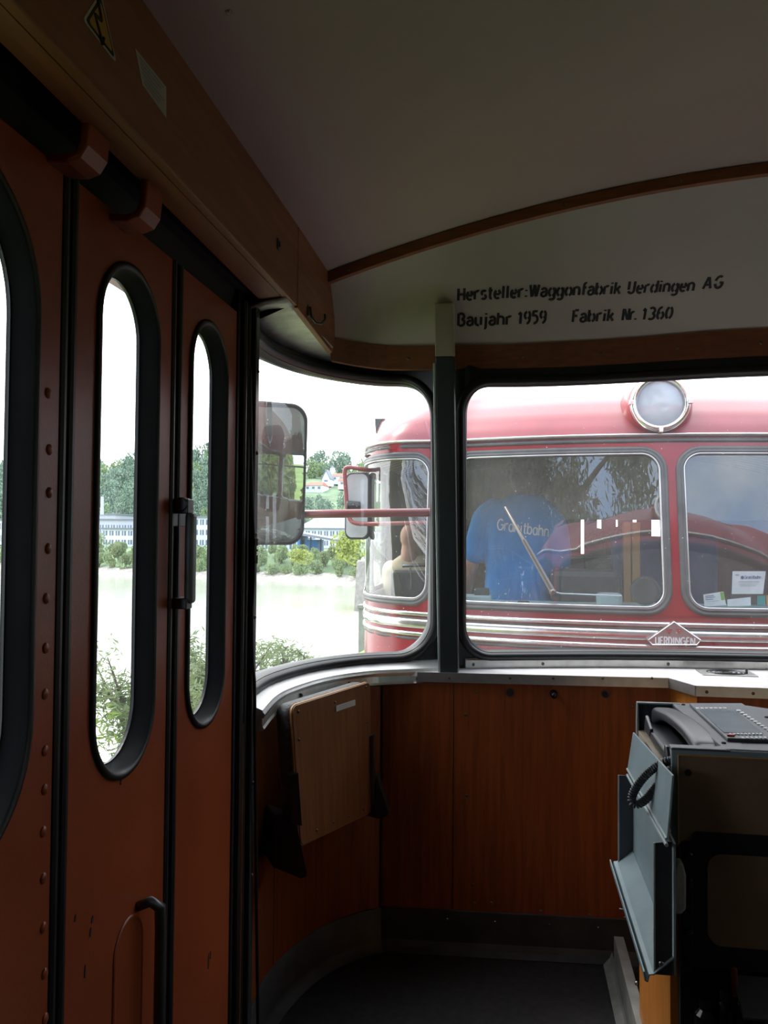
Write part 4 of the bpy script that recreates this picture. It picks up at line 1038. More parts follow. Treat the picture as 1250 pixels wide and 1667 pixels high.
# ---- own rear view mirror outside the corner window
mc = U(452, 770, Y=2.75); tgt = Vector((2.64, .55, 1.36))
nrm = ((Vector(CAM) - mc).normalized() + (tgt - mc).normalized()).normalized()
hx = Vector((nrm.y, -nrm.x, 0)).normalized(); hx = hx if hx.y > 0 or hx.x > 0 else -hx
hx = hx if hx.dot(Vector((1, 0, 0))) > 0 else -hx
mp_ = Plate(mc, hx, nrm.cross(hx))
if mp_.n.dot(nrm) < 0: mp_ = Plate(mc, hx, hx.cross(nrm) * -1)
mp_.n = nrm; mp_.ey = nrm.cross(hx); mp_.ey = mp_.ey if mp_.ey.z > 0 else -mp_.ey
x0, _ = mp_.px(396, 770); x1, _ = mp_.px(495, 770); _, y1 = mp_.px(452, 657); _, y0 = mp_.px(452, 885)
mir = thing('rear_view_mirror', 'large black rimmed rear view mirror on a red bar outside the corner window', 'mirror', mc)
m = MB(); plate(m, mp_, x0, x1, y0, y1, .055, -.035, .0, .008); obj('housing', m, 'mirror_rim', mir, smooth=False)
m = MB(); H_ = rr_outline(x0 + .008, x1 - .008, y0 + .008, y1 - .008, .05); xm, ym = (x0 + x1) / 2, (y0 + y1) / 2; RB = 2.4
bulge = lambda x, y: .0015 + ((x1 - x0) ** 2 / 4 + (y1 - y0) ** 2 / 4 - (x - xm) ** 2 - (y - ym) ** 2) / (2 * RB)
m.loops([[mp_.pt(xm + (x - xm) * f, ym + (y - ym) * f, bulge(xm + (x - xm) * f, ym + (y - ym) * f)) for x, y in H_] for f in np.linspace(1, .002, 24)]); obj('mirror_glass', m, 'mirror', mir, smooth=True, weld=True)
m = MB(); H_ = rr_outline(x0 + .003, x1 - .003, y0 + .003, y1 - .003, .053); m.tube([mp_.pt(x, y, .004) for x, y in H_], .008, 8, closed=True); obj('rim', m, 'mirror_rim', mir, smooth=True)
m = MB(); m.tube([U(420, 838, Y=2.82), U(560, 836, Y=2.86), U(716, 834, Y=2.885)], .0150, 14); m.tube([mc + Vector((0, .03, .02)), U(430, 838, Y=2.82)], .012, 10); obj('mirror_bar', m, 'bar_red', mir, smooth=True)
# ================================================================== RAILCAR BODIES
def roof_fn(surf, zg, cx, ya, hm=1.0, back=None):
    prof = [(0, 1), (.05, .985), (.12, .95), (.2, .885), (.29, .78), (.37, .63), (.43, .45), (.465, .25), (.48, .02)]
    def f(u, k):
        i = min(len(prof) - 2, int(k)); t_ = k - i; h = prof[i][0] + (prof[i + 1][0] - prof[i][0]) * t_; s = prof[i][1] + (prof[i + 1][1] - prof[i][1]) * t_
        p = surf(u, zg); e = (p.y - ya) * s
        return Vector((cx + (p.x - cx) * s, ya + e, p.z + h * hm))
    return f
def belts(surf, u0, u1, zs_, m, out=.012, sg=1, hh=.016):
    us = np.linspace(u0, u1, 90)
    for z, h, o in zs_:
        rows = []
        for a in np.linspace(-90, 90, 7):
            r = math.radians(a); rows.append([surf(u, z + math.sin(r) * h / 2) + snormal(surf, u, z) * (o * math.cos(r)) * sg for u in us])
        m.loops(rows, False, sg < 0)
    return m

# ---- this railcar from outside (seen in the mirror and the other windscreen)
own = tag(bpy.data.objects.new('wall_outside', None), kind='structure'); COL.objects.link(own)
m = MB()
for (a, b), h in zip(CELLS, WIN): cell(m, front_out, a, b, .90, 1.88, (h[0] - .022, h[1] + .022, h[2] - .022, h[3] + .022, h[4] + .02), flip=True)
m.grid(front_out, np.linspace(-.02, PL.len + .02, 60), [-.25, .2, .6, .90], True)
obj('outer_front', m, 'railcar_red', own, smooth=True)
m = MB()
for x, s in ((-.86, -1), (2.86, 1)): m.bx(min(x, x - s * .02), max(x, x - s * .02), -3.4, .42 if s < 0 else 1.95, -.25, .86); m.bx(min(x, x - s * .02), max(x, x - s * .02), -3.4, 1.97, 1.86, 2.12)
obj('outer_sides', m, 'railcar_red', own)
rf = roof_fn(front_out, 1.88, CX, 1.25, 1.28)
m = MB(); us = np.linspace(0, PL.len, 90); m.grid(rf, us, np.linspace(0, 8, 26), True)
def own_roof_b(x_, y): return x_
cs = [rf(0, k) for k in np.linspace(0, 8, 26)] + [rf(PL.len, k) for k in np.linspace(8, 0, 26)]
m.loops([[Vector((p.x, y, p.z)) for p in cs] for y in (-3.5, min(p.y for p in cs))], False)
m.loops([[Vector((p.x, min(q.y for q in cs), p.z)) for p in cs], cs], False)
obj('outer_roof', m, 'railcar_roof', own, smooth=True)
m = MB(); belts(front_out, 0, PL.len, [(1.905, .03, .02)], m, sg=-1); belts(front_out, 0, PL.len, [(.86, .022, .012), (.80, .05, .012), (.73, .022, .012)], m, sg=-1); obj('outer_trim', m, 'gutter', own, smooth=True)
m = MB(); m.lathe((CX - .06, rf(PL.len / 2, 2.2).y - .03, 2.13), (0, 1, .05), [(0, .15), (.09, .135), (.12, .125)], 32); hl = obj('outer_headlamp', m, 'railcar_red', own, smooth=True)
m = MB(); m.lathe((CX - .06, rf(PL.len / 2, 2.2).y + .09, 2.135), (0, 1, .05), [(0, .125), (.02, .125), (.03, .115), (.025, .10), (.01, .095)], 32); obj('outer_headlamp_rim', m, 'chrome', hl, smooth=True)

# ---- the other railcar
OX = .80
_h2 = [(-.91, 12.0), (-.91, 9.0), (-.91, 6.8), (-.91, 5.7), (-.905, 5.25), (-.885, 4.98), (-.83, 4.76), (-.73, 4.59), (-.57, 4.46), (-.26, 4.32), (.2, 4.20), (.8, 4.15)]
P2 = Plan(_h2 + [(2 * OX - x, y) for x, y in _h2[-2::-1]], 20)
def rail(u, z):
    x, y = P2(u); a = abs(x - OX)
    T = .178 * (1 - sm(1.1, 1.5, a)) if y < 5.3 else 0
    k = (z - .95) / .86
    return Vector((x, y + T * max(0, k), z))
if snormal(rail, P2.len / 2, 1.4).y > 0: raise RuntimeError('rail normal')
ulo, uhi = P2.len * .25, P2.len * .75
ru = lambda x: P2.at_x(x, ulo, uhi)
def ru_y(y, left=True):
    us = np.linspace(0, P2.len * .5, 4000); ys = [P2(u)[1] for u in us]; u = float(us[int(np.argmin([abs(v - y) for v in ys]))]); return u if left else P2.len - u
car = thing('railcar', 'red railcar with silver trim and rubber framed windows standing ahead of the windscreen', 'train', (OX, 7.5, -1.1))
hb = [(ru_y(5.12), ru(-.452), .985, 1.742, .09), (ru(-.30), ru(.725), .985, 1.742, .085), (ru(.845), 2 * 0 + P2.len - ru(-.30), .985, 1.742, .085), (P2.len - ru(-.452), P2.len - ru_y(5.12), .985, 1.742, .09)]
uc = [ru_y(5.22), ru(-.375), P2.len / 2 - .0, P2.len - ru(-.375), P2.len - ru_y(5.22)]
uc[2] = ru(.785)
Z0, Z1 = .945, 1.80
m = MB()
for i, h in enumerate(hb): cell(m, rail, uc[i], uc[i + 1], Z0, Z1, h)
us = np.linspace(0, P2.len, 200)
m.grid(rail, us, [-.55, -.2, .2, .6, .80, .945]); m.grid(rail, us, [1.80, 1.84])
side_h = []
for yv in ((5.24, 5.88), (5.9, 7.3), (7.5, 8.9), (9.1, 10.5), (10.7, 11.8)):  # bays opened for light, the left one for the bald passenger; others closed to darken
    for lf in (True, False):
        if (lf and yv[0] > 5.5) or (not lf and yv[0] < 5.5) or yv[0] > 7.4:
            a, b = sorted((ru_y(yv[0], lf), ru_y(yv[1], lf))); cell(m, rail, a, b, Z0, Z1); continue
        a, b = sorted((ru_y(yv[0], lf), ru_y(yv[1], lf))); h = (a + .06, b - .06, .985, 1.70, .08); side_h.append(h); cell(m, rail, a, b, Z0, Z1, h)
for lf in (True, False):
    for ya, yb in ((5.22, 5.24), (5.88, 5.9), (7.3, 7.5), (8.9, 9.1), (10.5, 10.7), (11.8, 12.0)):
        a, b = sorted((ru_y(ya, lf), ru_y(yb, lf))); cell(m, rail, a, b, Z0, Z1)
body = obj('body_shell', m, 'railcar_red', car, smooth=True)
rf2 = roof_fn(rail, 1.84, OX, 6.4, 1.06)
uA, uB = ru_y(6.4), P2.len - ru_y(6.4)
m = MB(); m.grid(rf2, np.linspace(uA, uB, 110), np.linspace(0, 8, 30))
cs = [rf2(uA, k) for k in np.linspace(0, 8, 30)] + [rf2(uB, k) for k in np.linspace(8, 0, 30)]
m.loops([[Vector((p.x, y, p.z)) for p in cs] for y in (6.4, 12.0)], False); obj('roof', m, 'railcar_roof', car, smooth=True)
m = MB(); belts(rail, uA - 4, uB + 4, [(1.838, .020, .026)], m); gt_ = obj('rain_gutter', m, 'gutter', car, smooth=True)
m = MB(); belts(rail, uA - 4, uB + 4, [(1.812, .022, .010)], m); obj('gutter_underside', m, 'seal', gt_, smooth=True)
for z, h, o in ((.905, .026, .014), (.853, .052, .014), (.797, .026, .014)):
    m = MB(); belts(rail, uA - 4, uB + 4, [(z, h, o)], m); obj('belt_trim', m, 'belt', car, smooth=True)
m = MB(); belts(rail, uA - 4, uB + 4, [(.772, .016, .006), (.880, .012, .004)], m); obj('belt_groove', m, 'seal', car, smooth=True)
for i, h in enumerate(hb + side_h):
    m = MB(); ring(m, rail, h, [(-.004, -.02), (0, .004), (.006, .012), (.014, .013), (.019, .008), (.024, .012), (.034, .011), (.040, .002)]); s = obj('window_seal', m, 'seal', car, smooth=True)
    m = MB(); pane(m, rail, (h[0] - .003, h[1] + .003, h[2] - .003, h[3] + .003, h[4]), -.004); obj('window_pane', m, 'pane_railcar', s, smooth=True)
    if i < 4:
        m = MB(); ring(m, rail, h, [(-.004, .006), (-.002, .010), (.003, .0105), (.004, .008)]); obj('bright_bead', m, 'gutter', s, smooth=True)
# headlamp over the middle pillar
lc = U(1075, 655, Y=4.30); ld = Vector((-.06, -1, .03)).normalized()
m = MB(); m.lathe(lc - ld * .26, ld, [(0, .185), (.10, .175), (.17, .165), (.22, .150), (.235, .140)], 40); hl2 = obj('headlamp', m, 'railcar_red', car, smooth=True)
m = MB(); m.lathe(lc - ld * .03, ld, [(-.015, .142), (.0, .147), (.02, .147), (.036, .138), (.040, .126), (.030, .116), (.015, .112)], 48, cap=False); rim = obj('lamp_rim', m, 'chrome', hl2, smooth=True)
m = MB(); m.lathe(lc - ld * .03, ld, [(.012, .115), (.020, .08), (.024, .04), (.025, .001)], 40, cap=False); obj('lamp_lens', m, 'lens', hl2, smooth=True)
m = MB()
for a in (0, PI, -PI / 2): 
    e = Vector((math.cos(a), 0, math.sin(a))) * .142; m.box(lc + e + ld * .0, (.022, .05, .022), Matrix.Rotation(-a, 3, 'Y'))
objs('lamp_clip', m, 'chrome', rim, bevel=.003)
# diamond emblem
ec = U(1097, 1032, Y=4.12); eP = Plate(ec, (1, 0, 0), (0, -.0, 1))
q = [eP.px(*k) for k in ((1053, 1042), (1097, 1011), (1142, 1042), (1136, 1050), (1060, 1050))]
emb = thing('emblem', None, None, ec); emb.parent = car; emb.location = ec - wloc(car)
def inset(P, d):
    c = (sum(p[0] for p in P) / len(P), sum(p[1] for p in P) / len(P)); return [(c[0] + (x - c[0]) * (1 - d), c[1] + (y - c[1]) * (1 - d)) for x, y in P]
m = MB(); m.prism([eP.pt(x, y, 0) for x, y in q], (0, .03, 0)); obj('emblem_plate', m, 'emblem', emb, bevel=.002)
m = MB(); m.tube([eP.pt(x, y, .001) for x, y in inset(q, .05)], .0035, 6, closed=True); obj('emblem_rim', m, 'chrome', emb)
m = MB()
for a, b, c_ in (((1083, 1031), (1089, 1016), (1094, 1031)), ((1100, 1031), (1105, 1016), (1111, 1031))):
    m.prism([eP.pt(*eP.px(a[0], a[1] - 7), .0015), eP.pt(*eP.px(c_[0], a[1] - 7), .0015), eP.pt(*eP.px(b[0], 1033), .0015)], (0, -.002, 0))
objs('emblem_spike', m, 'railcar_red', emb)
m = MB(); l0 = eP.px(1067, 1048); l1 = eP.px(1131, 1048); _, w = text_strokes('UERDINGEN', 0, .16); hh = .033
letter(m, 'UERDINGEN', lambda x, y: (eP.pt(l0[0] + (l1[0] - l0[0]) * x / w, l0[1] + y * hh, .0035), eP.n), .0062, 0, .16); obj('emblem_lettering', m, 'print_white', emb)
# wiper on the window
def on_rail(px, py, h=.02):
    y = 4.3
    for _ in range(12):
        p = U(px, py, Y=y); q_ = rail(ru(p.x), p.z); y = q_.y - h
    return U(px, py, Y=y)
wp = thing('wiper', None, None, on_rail(900, 963)); wp.parent = car; wp.location = on_rail(900, 963) - wloc(car)
m = MB(); a, b = on_rail(822, 825, .03), on_rail(900, 964, .03); m.tube([a, a.lerp(b, .5), a.lerp(b, .55), b], [.007, .010, .012, .013], 10); obj('wiper_blade', m, 'wiper_metal', wp, smooth=True)
m = MB(); a2 = a.lerp(b, .40); m.tube([a2, b], [.012, .015], 8); m.lathe(b + Vector((0, .03, 0)), (0, -1, 0), [(0, .018), (.045, .016), (.05, .01)], 14); obj('wiper_arm', m, 'wiper_metal', wp)
m = MB(); m.tube([on_rail(902, 963, -.05), on_rail(912, 966, -.05), on_rail(1012, 970, -.05)], .004, 8); obj('wiper_link', m, 'chrome', wp)
# grab mirror on its bracket
m3 = thing('side_mirror', None, None, U(580, 820, Y=4.75)); m3.parent = car; m3.location = U(580, 820, Y=4.75) - wloc(car)
oc = U(580, 820, Y=4.75); oP = Plate(oc, Vector((.97, -.22, 0)), (0.03, 0, 1))
if oP.n.y > 0: oP.n = -oP.n
k0 = oP.px(560, 878); k1 = oP.px(602, 768)
m = MB(); plate(m, oP, k0[0], k1[0], k0[1], k1[1], .045, -.03, .0, .008); obj('mirror_housing', m, 'mirror_rim', m3)
m = MB(); Hq = rr_outline(k0[0] + .012, k1[0] - .012, k0[1] + .012, k1[1] - .012, .038); m.add([oP.pt(x, y, .001) for x, y in Hq], [tuple(range(len(Hq)))]); obj('mirror_back', m, 'wall_grey', m3)
bk_ = [(620, 768, 4.86), (590, 764, 4.72), (566, 761, 4.70), (561, 770, 4.70), (563, 800, 4.70), (565, 828, 4.70), (570, 846, 4.70), (580, 852, 4.68), (600, 853, 4.66), (650, 852, 4.58), (697, 851, 4.50)]
m = MB(); m.tube(catmull([U(a, b, Y=c) for a, b, c in bk_], 6), .0125, 10); obj('mirror_bracket', m, 'bar_red', m3, smooth=True)
m = MB(); c = U(572, 823, Y=4.69); m.tube([c + Vector((-.03, 0, 0)), c + Vector((.05, .02, 0))], [.03, .024], 12); obj('mirror_clamp', m, 'mirror_rim', m3, bevel=.006)
# grab handle at the corner window and little roof lamp
m = MB(); m.tube(catmull([on_rail(628, 782, .02), on_rail(640, 776, .06), on_rail(632, 775, .05)], 4) if False else [U(626, 770, Y=4.9), U(632, 772, Y=4.84), U(632, 800, Y=4.8), U(628, 880, Y=4.8), U(620, 886, Y=4.86)], .010, 8); obj('grab_handle', m, 'seal', car, smooth=True)
c = U(617, 686, Y=5.4); m = MB(); m.prism([c + Vector((-.03, 0, .02)), c + Vector((.04, 0, .02)), c + Vector((.015, 0, -.0)), c + Vector((-.022, 0, -.08))], (0, .06, 0)); obj('roof_marker', m, 'dark_steel', car, bevel=.004)

# ---- inside of the other railcar
m = MB(); m.bx(-.86, 2.46, 4.25, 12.0, -.06, 0); obj('cab_floor', m, 'inside_floor', car)
RC = lambda x: 2.06 - .10 * (x - OX) ** 2
m = MB(); m.grid(lambda x, y: Vector((x, y, RC(x))), np.linspace(-.86, 2.46, 24), np.linspace(4.75, 12.0, 12), True); rc_ = obj('cab_ceiling', m, 'railcar_plank', car, smooth=True)
m = MB()
for y in np.arange(4.9, 9.0, .13):
    m.loops([[Vector((x, y + d, RC(x) - .003)) for x in np.linspace(-.86, 2.46, 24)] for d in (-.006, .006)], False)
obj('ceiling_joints', m, 'inside_floor', rc_)
m = MB(); m.grid(lambda x, t: Vector((x, 4.52 + .25 * t, 1.80 + (RC(x) - 1.80) * t)), np.linspace(-.7, 2.3, 20), [0, 1], True); obj('cab_header', m, 'railcar_inside', car)
m = MB(); m.bx(-.86, 2.46, 12.0, 12.04, -.06, .95); m.bx(-.86, 2.46, 12.0, 12.04, 1.75, 2.1)
for x in (-.86, -.2, .28, .76, 1.24, 1.72, 2.26): m.bx(x, x + .2, 12.0, 12.04, .95, 1.75)
obj('rear_bulkhead', m, 'inside_maroon', car)
# maroon partition with narrow openings behind the driver
yP = 7.6; m = MB(); e = [933, 943, 948, 958, 963, 972, 979, 995, 1000, 1010]
xl, xr_ = .60, 1.55; zt_, zb_ = U(960, 846, Y=yP).z, U(960, 902, Y=yP).z
xsP = [U(p, 870, Y=yP).x for p in (900, 941, 951, 972, 981, 996, 1006, 1030, 1120)]
for i in range(0, len(xsP) - 1, 2): m.bx(xsP[i], xsP[i + 1], yP, yP + .04, zb_, zt_)
m.bx(-.87, 2.47, yP, yP + .04, 0, zb_); m.bx(-.87, xsP[0], yP, yP + .04, zb_, zt_); m.bx(xsP[-1], 2.47, yP, yP + .04, zb_, zt_); pt_ = obj('partition', m, 'inside_maroon', car)
m = MB(); m.bx(-.87, 2.47, yP, yP + .04, zt_, 2.08); obj('partition_header', m, 'railcar_plank', car)
m = MB(); m.bx(-.885, -.865, 5.88, yP, 0, 1.85); m.bx(-.885, -.865, 5.0, 5.86, 0, .96); m.bx(2.465, 2.485, 5.0, 5.85, 0, 1.85); m.bx(2.465, 2.485, 5.85, 7.4, 0, .96); objs('side_lining', m, 'railcar_inside', car)
# dashboard
m = MB(); n_ = 24; xs_ = np.linspace(-.55, 2.15, n_); bk2 = [rail(ru(min(max(x, -.6), 2.2)), .95) + Vector((0, .03, 0)) for x in xs_]
m.prism([Vector((p.x, p.y, .93)) for p in bk2] + [Vector((2.15, 4.80, .93)), Vector((-.55, 4.80, .93))], (0, 0, .03)); db = obj('dashboard', m, 'dash_light', car)
def inb(name, px0, px1, py0, py1, Y, d, mt, **k):
    a, b = U(px0, py1, Y=Y), U(px1, py0, Y=Y); mm = MB(); mm.bx(a.x, b.x, Y, Y + d, a.z, b.z); return obj(name, mm, mt, car, **k)
inb('instrument_hood', 898, 1012, 928, 990, 4.75, .25, 'dash_dark', bevel=.04)
inb('instrument', 972, 1014, 966, 990, 4.55, .08, 'dash_light', bevel=.02)
inb('control_box', 752, 800, 970, 990, 4.50, .12, 'dash_light', bevel=.008)
inb('control_lever', 772, 796, 958, 972, 4.52, .06, 'dash_dark', bevel=.006)
inb('control_knob', 842, 862, 979, 992, 4.48, .06, 'dash_dark', bevel=.01)
for a, b in ((1015, 1027), (1029, 1042)): inb('wooden_post', a, b, 850, 990, 4.95, .06, 'inside_wood', bevel=.004)
m = MB(); p = U(1050, 962, Y=4.5); m.lathe(p, (-.2, -1, .1), [(0, .07), (.02, .075), (.035, .07), (.03, .055)], 28); obj('gauge', m, 'dash_dark', car, smooth=True)
# seats inside: backrests seen over the dash
def seat(px, py, Y, mt, w=.46, top=None):
    p = U(px, py, Y=Y); mm = MB(); mm.bx(p.x - w / 2, p.x + w / 2, Y - .09, Y, .45, p.z); mm.bx(p.x - w / 2, p.x + w / 2, Y, Y + .42, .38, .48); mm.bx(p.x - w / 2 + .04, p.x + w / 2 - .04, Y + .02, Y + .38, 0, .38); return obj('passenger_seat', mm, mt, car, bevel=.03, seg=3)
seat(682, 928, 5.52, 'dash_dark', .36); seat(1000, 905, 6.6, 'dash_dark'); seat(1078, 873, 5.35, 'seat_blue', .62); seat(940, 905, 6.86, 'inside_maroon')
m = MB(); m.tube([U(655, 921, Y=5.4), U(694, 920, Y=5.4)], .012, 8); m.tube([U(668, 921, Y=5.4), U(668, 960, Y=5.4)], .008, 8); obj('seat_rail', m, 'chrome', car)
m = MB(); m.tube([U(750, 918, Y=5.7), U(1010, 905, Y=5.7)], .006, 8); obj('handrail', m, 'gutter', car)

# ================================================================== LEAFLETS on the other dashboard
def card(name, q, Y, label, cat, base_mt='paper', strips=(), d=.003, lean=.05, group=None):
    pts = [U(*k, Y=Y) for k in q]; b = pts[-1]
    o = thing(name, label, cat, b, group)
    zmin = min(p.z for p in pts); pts = [p + Vector((0, (p.z - zmin) * lean, 0)) for p in pts]
    mm = MB(); mm.prism(pts, (0, d, 0)); obj('sheet', mm, base_mt, o)
    for nm, (x0, y0, x1, y1), mt in strips:
        f = lambda x, y: pts[0].lerp(pts[1], x).lerp(pts[3].lerp(pts[2], x), y) + Vector((0, -.0012, 0))
        mm = MB(); mm.quad(f(x0, y0), f(x1, y0), f(x1, y1), f(x0, y1)); obj(nm, mm, mt, o)
    return o, pts
cd1, pt1 = card('information_card', [(1193, 930), (1247, 930), (1242, 967), (1191, 967)], 4.42, 'white railway information card standing upright on the dashboard behind the right pane', 'card',
    strips=[('printed_line', (.2, .45, .85, .48), 'print_grey'), ('printed_line', (.22, .55, .8, .57), 'print_grey'), ('printed_line', (.25, .63, .75, .65), 'print_grey'), ('printed_line', (.08, .14, .2, .19), 'print_grey')])
mm = MB(); f = lambda x, y: pt1[0].lerp(pt1[1], x).lerp(pt1[3].lerp(pt1[2], x), y) + Vector((0, -.002, 0)); _, w = text_strokes('Granitbahn', 0, .12)
letter(mm, 'Granitbahn', lambda x, y: (f(.37 + .5 * x / w, .33 - .14 * y), Vector((0, -1, 0))), .0024, 0, .12); mm.ell(f(.30, .27), (.008, .001, .008)); obj('card_lettering', mm, 'print_blue', cd1)
card('leaflet', [(1145, 968), (1178, 963), (1182, 985), (1147, 988)], 4.36, 'white leaflet with blue and green print leaning beside the upright card', 'leaflet', strips=[('printed_line', (.08, .15, .5, .2), 'print_blue'), ('printed_line', (.08, .28, .55, .33), 'print_blue'), ('printed_line', (.08, .42, .45, .47), 'print_blue'), ('printed_line', (.1, .6, .7, .63), 'print_grey'), ('green_corner', (.82, .02, .99, .6), 'print_green')])
card('leaflet', [(1184, 976), (1222, 972), (1222, 986), (1184, 987)], 4.40, 'blank white paper lying low in front of the upright card', 'leaflet')
ldd, _ = card('leaflet_holder', [(1190, 968), (1275, 968), (1275, 986), (1190, 986)], 4.45, 'clear leaflet holder with coloured brochures at the right edge of the pane', 'holder', 'acrylic', strips=[('brochure', (.50, .1, .66, .95), 'print_teal'), ('brochure', (.68, .05, .80, .95), 'print_orange'), ('brochure', (.82, .1, .95, .95), 'print_pink')])

# ================================================================== PEOPLE in the other railcar
def ellR(z, r): return Matrix.Rotation(r, 3, 'Z')
def remesh(o, vox, it=4):
    k = o.modifiers.new('remesh', 'REMESH'); k.mode = 'VOXEL'; k.voxel_size = vox; k.use_smooth_shade = True
    k = o.modifiers.new('smooth', 'SMOOTH'); k.factor = .5; k.iterations = it
def limb(m, P, R): 
    m.tube(catmull([Vector(p) for p in P], 6), list(np.interp(np.linspace(0, len(P) - 1, (len(P) - 1) * 6 + 1), range(len(P)), R)), 14)
    for p, r in zip(P, R): m.ell(p, (r, r, r), n=12, m=8)
def torso(m, rings, n=28):
    """rings: (x, y, z, half width, half depth)"""
    Ls = [[Vector((x + w * math.copysign(abs(math.cos(a)) ** .85, math.cos(a)), y + d * math.copysign(abs(math.sin(a)) ** .85, math.sin(a)), z)) for a in np.linspace(0, 2 * PI, n + 1)[:-1]] for x, y, z, w, d in rings]
    m.loops(Ls); b = len(m.v) - n * len(Ls); m.f.append(tuple(range(b, b + n))[::-1]); m.f.append(tuple(range(len(m.v) - n, len(m.v))))
def head(m, c, r, yaw):
    """head with face, centre c, height 2r, looking along yaw (0 = +Y)"""
    R = Matrix.Rotation(yaw, 3, 'Z'); c = Vector(c)
    m.ell(c + Vector((0, 0, .10 * r)), (.72 * r, .86 * r, .90 * r), R); m.ell(c + R @ Vector((0, .22 * r, -.45 * r)), (.55 * r, .58 * r, .55 * r), R)
    m.ell(c + R @ Vector((0, .88 * r, -.12 * r)), (.11 * r, .16 * r, .20 * r), R); m.ell(c + R @ Vector((0, .74 * r, -.50 * r)), (.22 * r, .08 * r, .05 * r), R); m.ell(c + R @ Vector((0, .72 * r, -.56 * r)), (.18 * r, .08 * r, .05 * r), R)
    for s in (-1, 1):
        m.ell(c + R @ Vector((s * .74 * r, -.02 * r, -.08 * r)), (.07 * r, .15 * r, .24 * r), R)
        m.ell(c + R @ Vector((s * .28 * r, .74 * r, .10 * r)), (.15 * r, .08 * r, .05 * r), R)
def hand(m, w, d, up, s=1.0, side=1):
    """hand at wrist w pointing along d with five bent fingers; up: back of the hand"""
    w = Vector(w); d = Vector(d).normalized(); up = Vector(up); sd = d.cross(up).normalized() * side; up = sd.cross(d).normalized() * side
    m.tube([w, w + d * .045 * s, w + d * .09 * s], [.027 * s, .036 * s, .036 * s], 12, flat=.5)
    for k, (o, l) in enumerate(((-.030, .068), (-.010, .078), (.011, .073), (.031, .058))):
        b = w + d * .082 * s + sd * o * s; q = b + d * l * .5 * s - up * .010 * s; e = b + d * l * .85 * s - up * .038 * s
        m.tube([b, q, e], [.0095 * s, .009 * s, .0075 * s], 8)
        m.ell(e, (.0075 * s,) * 3, n=8, m=6)
    b = w + d * .025 * s - sd * .026 * s; m.tube([b, b + d * .03 * s - sd * .022 * s - up * .01 * s, b + d * .055 * s - sd * .026 * s - up * .03 * s], [.013 * s, .011 * s, .008 * s], 8)

YM = 5.02
def M_(px, py, dy=0): return U(px, py, Y=YM + dy)
hc = M_(862, 772); nk = M_(856, 806)
mp0 = thing('person', 'person seen from behind in a blue printed t-shirt standing behind the left pane', 'person', (nk.x, YM, 0))
sh_l, sh_r = M_(790, 826), M_(900, 838)
cxm = M_(845, 900).x
body_m = MB()
zN = nk.z
torso(body_m, [(cxm, YM, .86, .165, .115), (cxm, YM, 1.0, .165, .115), (cxm, YM, 1.2, .18, .12), (cxm + .0, YM, zN - .10, .19, .10), (cxm, YM, zN - .03, .10, .07)])
limb(body_m, [M_(856, 815), M_(858, 800), M_(860, 785)], [.062, .056, .055]); head(body_m, hc + Vector((0, .01, -.005)), .128, math.radians(-12))
eL, wL = M_(768, 915, .02), M_(754, 985, .16); limb(body_m, [M_(796, 838), M_(778, 872, .0), eL, M_(760, 950, .08), wL], [.050, .050, .047, .042, .030]); hand(body_m, wL, wL - M_(760, 950, .08), (-1, 0, 0), 1, 1)
eR, wR = M_(912, 922, .03), M_(890, 965, .24); limb(body_m, [M_(893, 846), M_(908, 880, .0), eR, M_(902, 945, .14), wR], [.050, .050, .047, .040, .030]); hand(body_m, wR, wR - M_(902, 945, .14), (1, 0, .3), 1, -1)
for s in (-1, 1): limb(body_m, [(cxm + s * .085, YM, .88), (cxm + s * .09, YM + .01, .48), (cxm + s * .095, YM - .02, .09)], [.095, .062, .045]); body_m.tube([(cxm + s * .095, YM - .05, .05), (cxm + s * .10, YM + .16, .035)], [.045, .035], 10)
bo = obj('body', body_m, 'skin', mp0, smooth=True); remesh(bo, .0075, 3)
shm = MB()
torso(shm, [(cxm - .005, YM, U(845, 996, Y=YM).z, .205, .135), (cxm - .005, YM, U(845, 960, Y=YM).z, .200, .14), (cxm - .005, YM, U(845, 925, Y=YM).z, .195, .142), (cxm, YM, U(845, 880, Y=YM).z, .205, .145), (cxm + .0, YM, U(845, 845, Y=YM).z, .215, .135), (cxm + .005, YM, U(845, 824, Y=YM).z, .185, .110), (nk.x, YM, U(845, 812, Y=YM).z, .125, .085), (nk.x, YM, U(845, 804, Y=YM).z, .080, .066)])
limb(shm, [M_(806, 830), M_(790, 846), M_(778, 885), M_(774, 898)], [.075, .082, .078, .076]); limb(shm, [M_(886, 836), M_(901, 856), M_(909, 895), M_(910, 912)], [.075, .082, .076, .074])
sh = obj('t_shirt', shm, 'shirt_blue', mp0, smooth=True); remesh(sh, .011, 8)
hm_ = MB(); rnd = random.Random(5); cH = hc + Vector((0, -.015, .02))
hm_.ell(cH, (.128, .135, .135)); hm_.ell(cH + Vector((.0, -.02, -.07)), (.115, .10, .09))
for k in range(170):
    a = rnd.uniform(0, 2 * PI); b = rnd.uniform(-.75, 1); r_ = math.sqrt(1 - b * b); d = Vector((math.cos(a) * r_, math.sin(a) * r_ - .25, b))
    if d.y > .55 and d.z < .35: continue
    p = cH + Vector((d.x * .125, d.y * .125, d.z * .135 - .012)); hm_.ell(p, (.021, .021, .021), n=8, m=6)
ho = obj('hair', hm_, 'hair_brown', mp0, smooth=True); remesh(ho, .008, 1)
pm = MB(); torso(pm, [(cxm, YM, .74, .185, .13), (cxm, YM, .9, .18, .125), (cxm, YM, 1.02, .17, .12)])
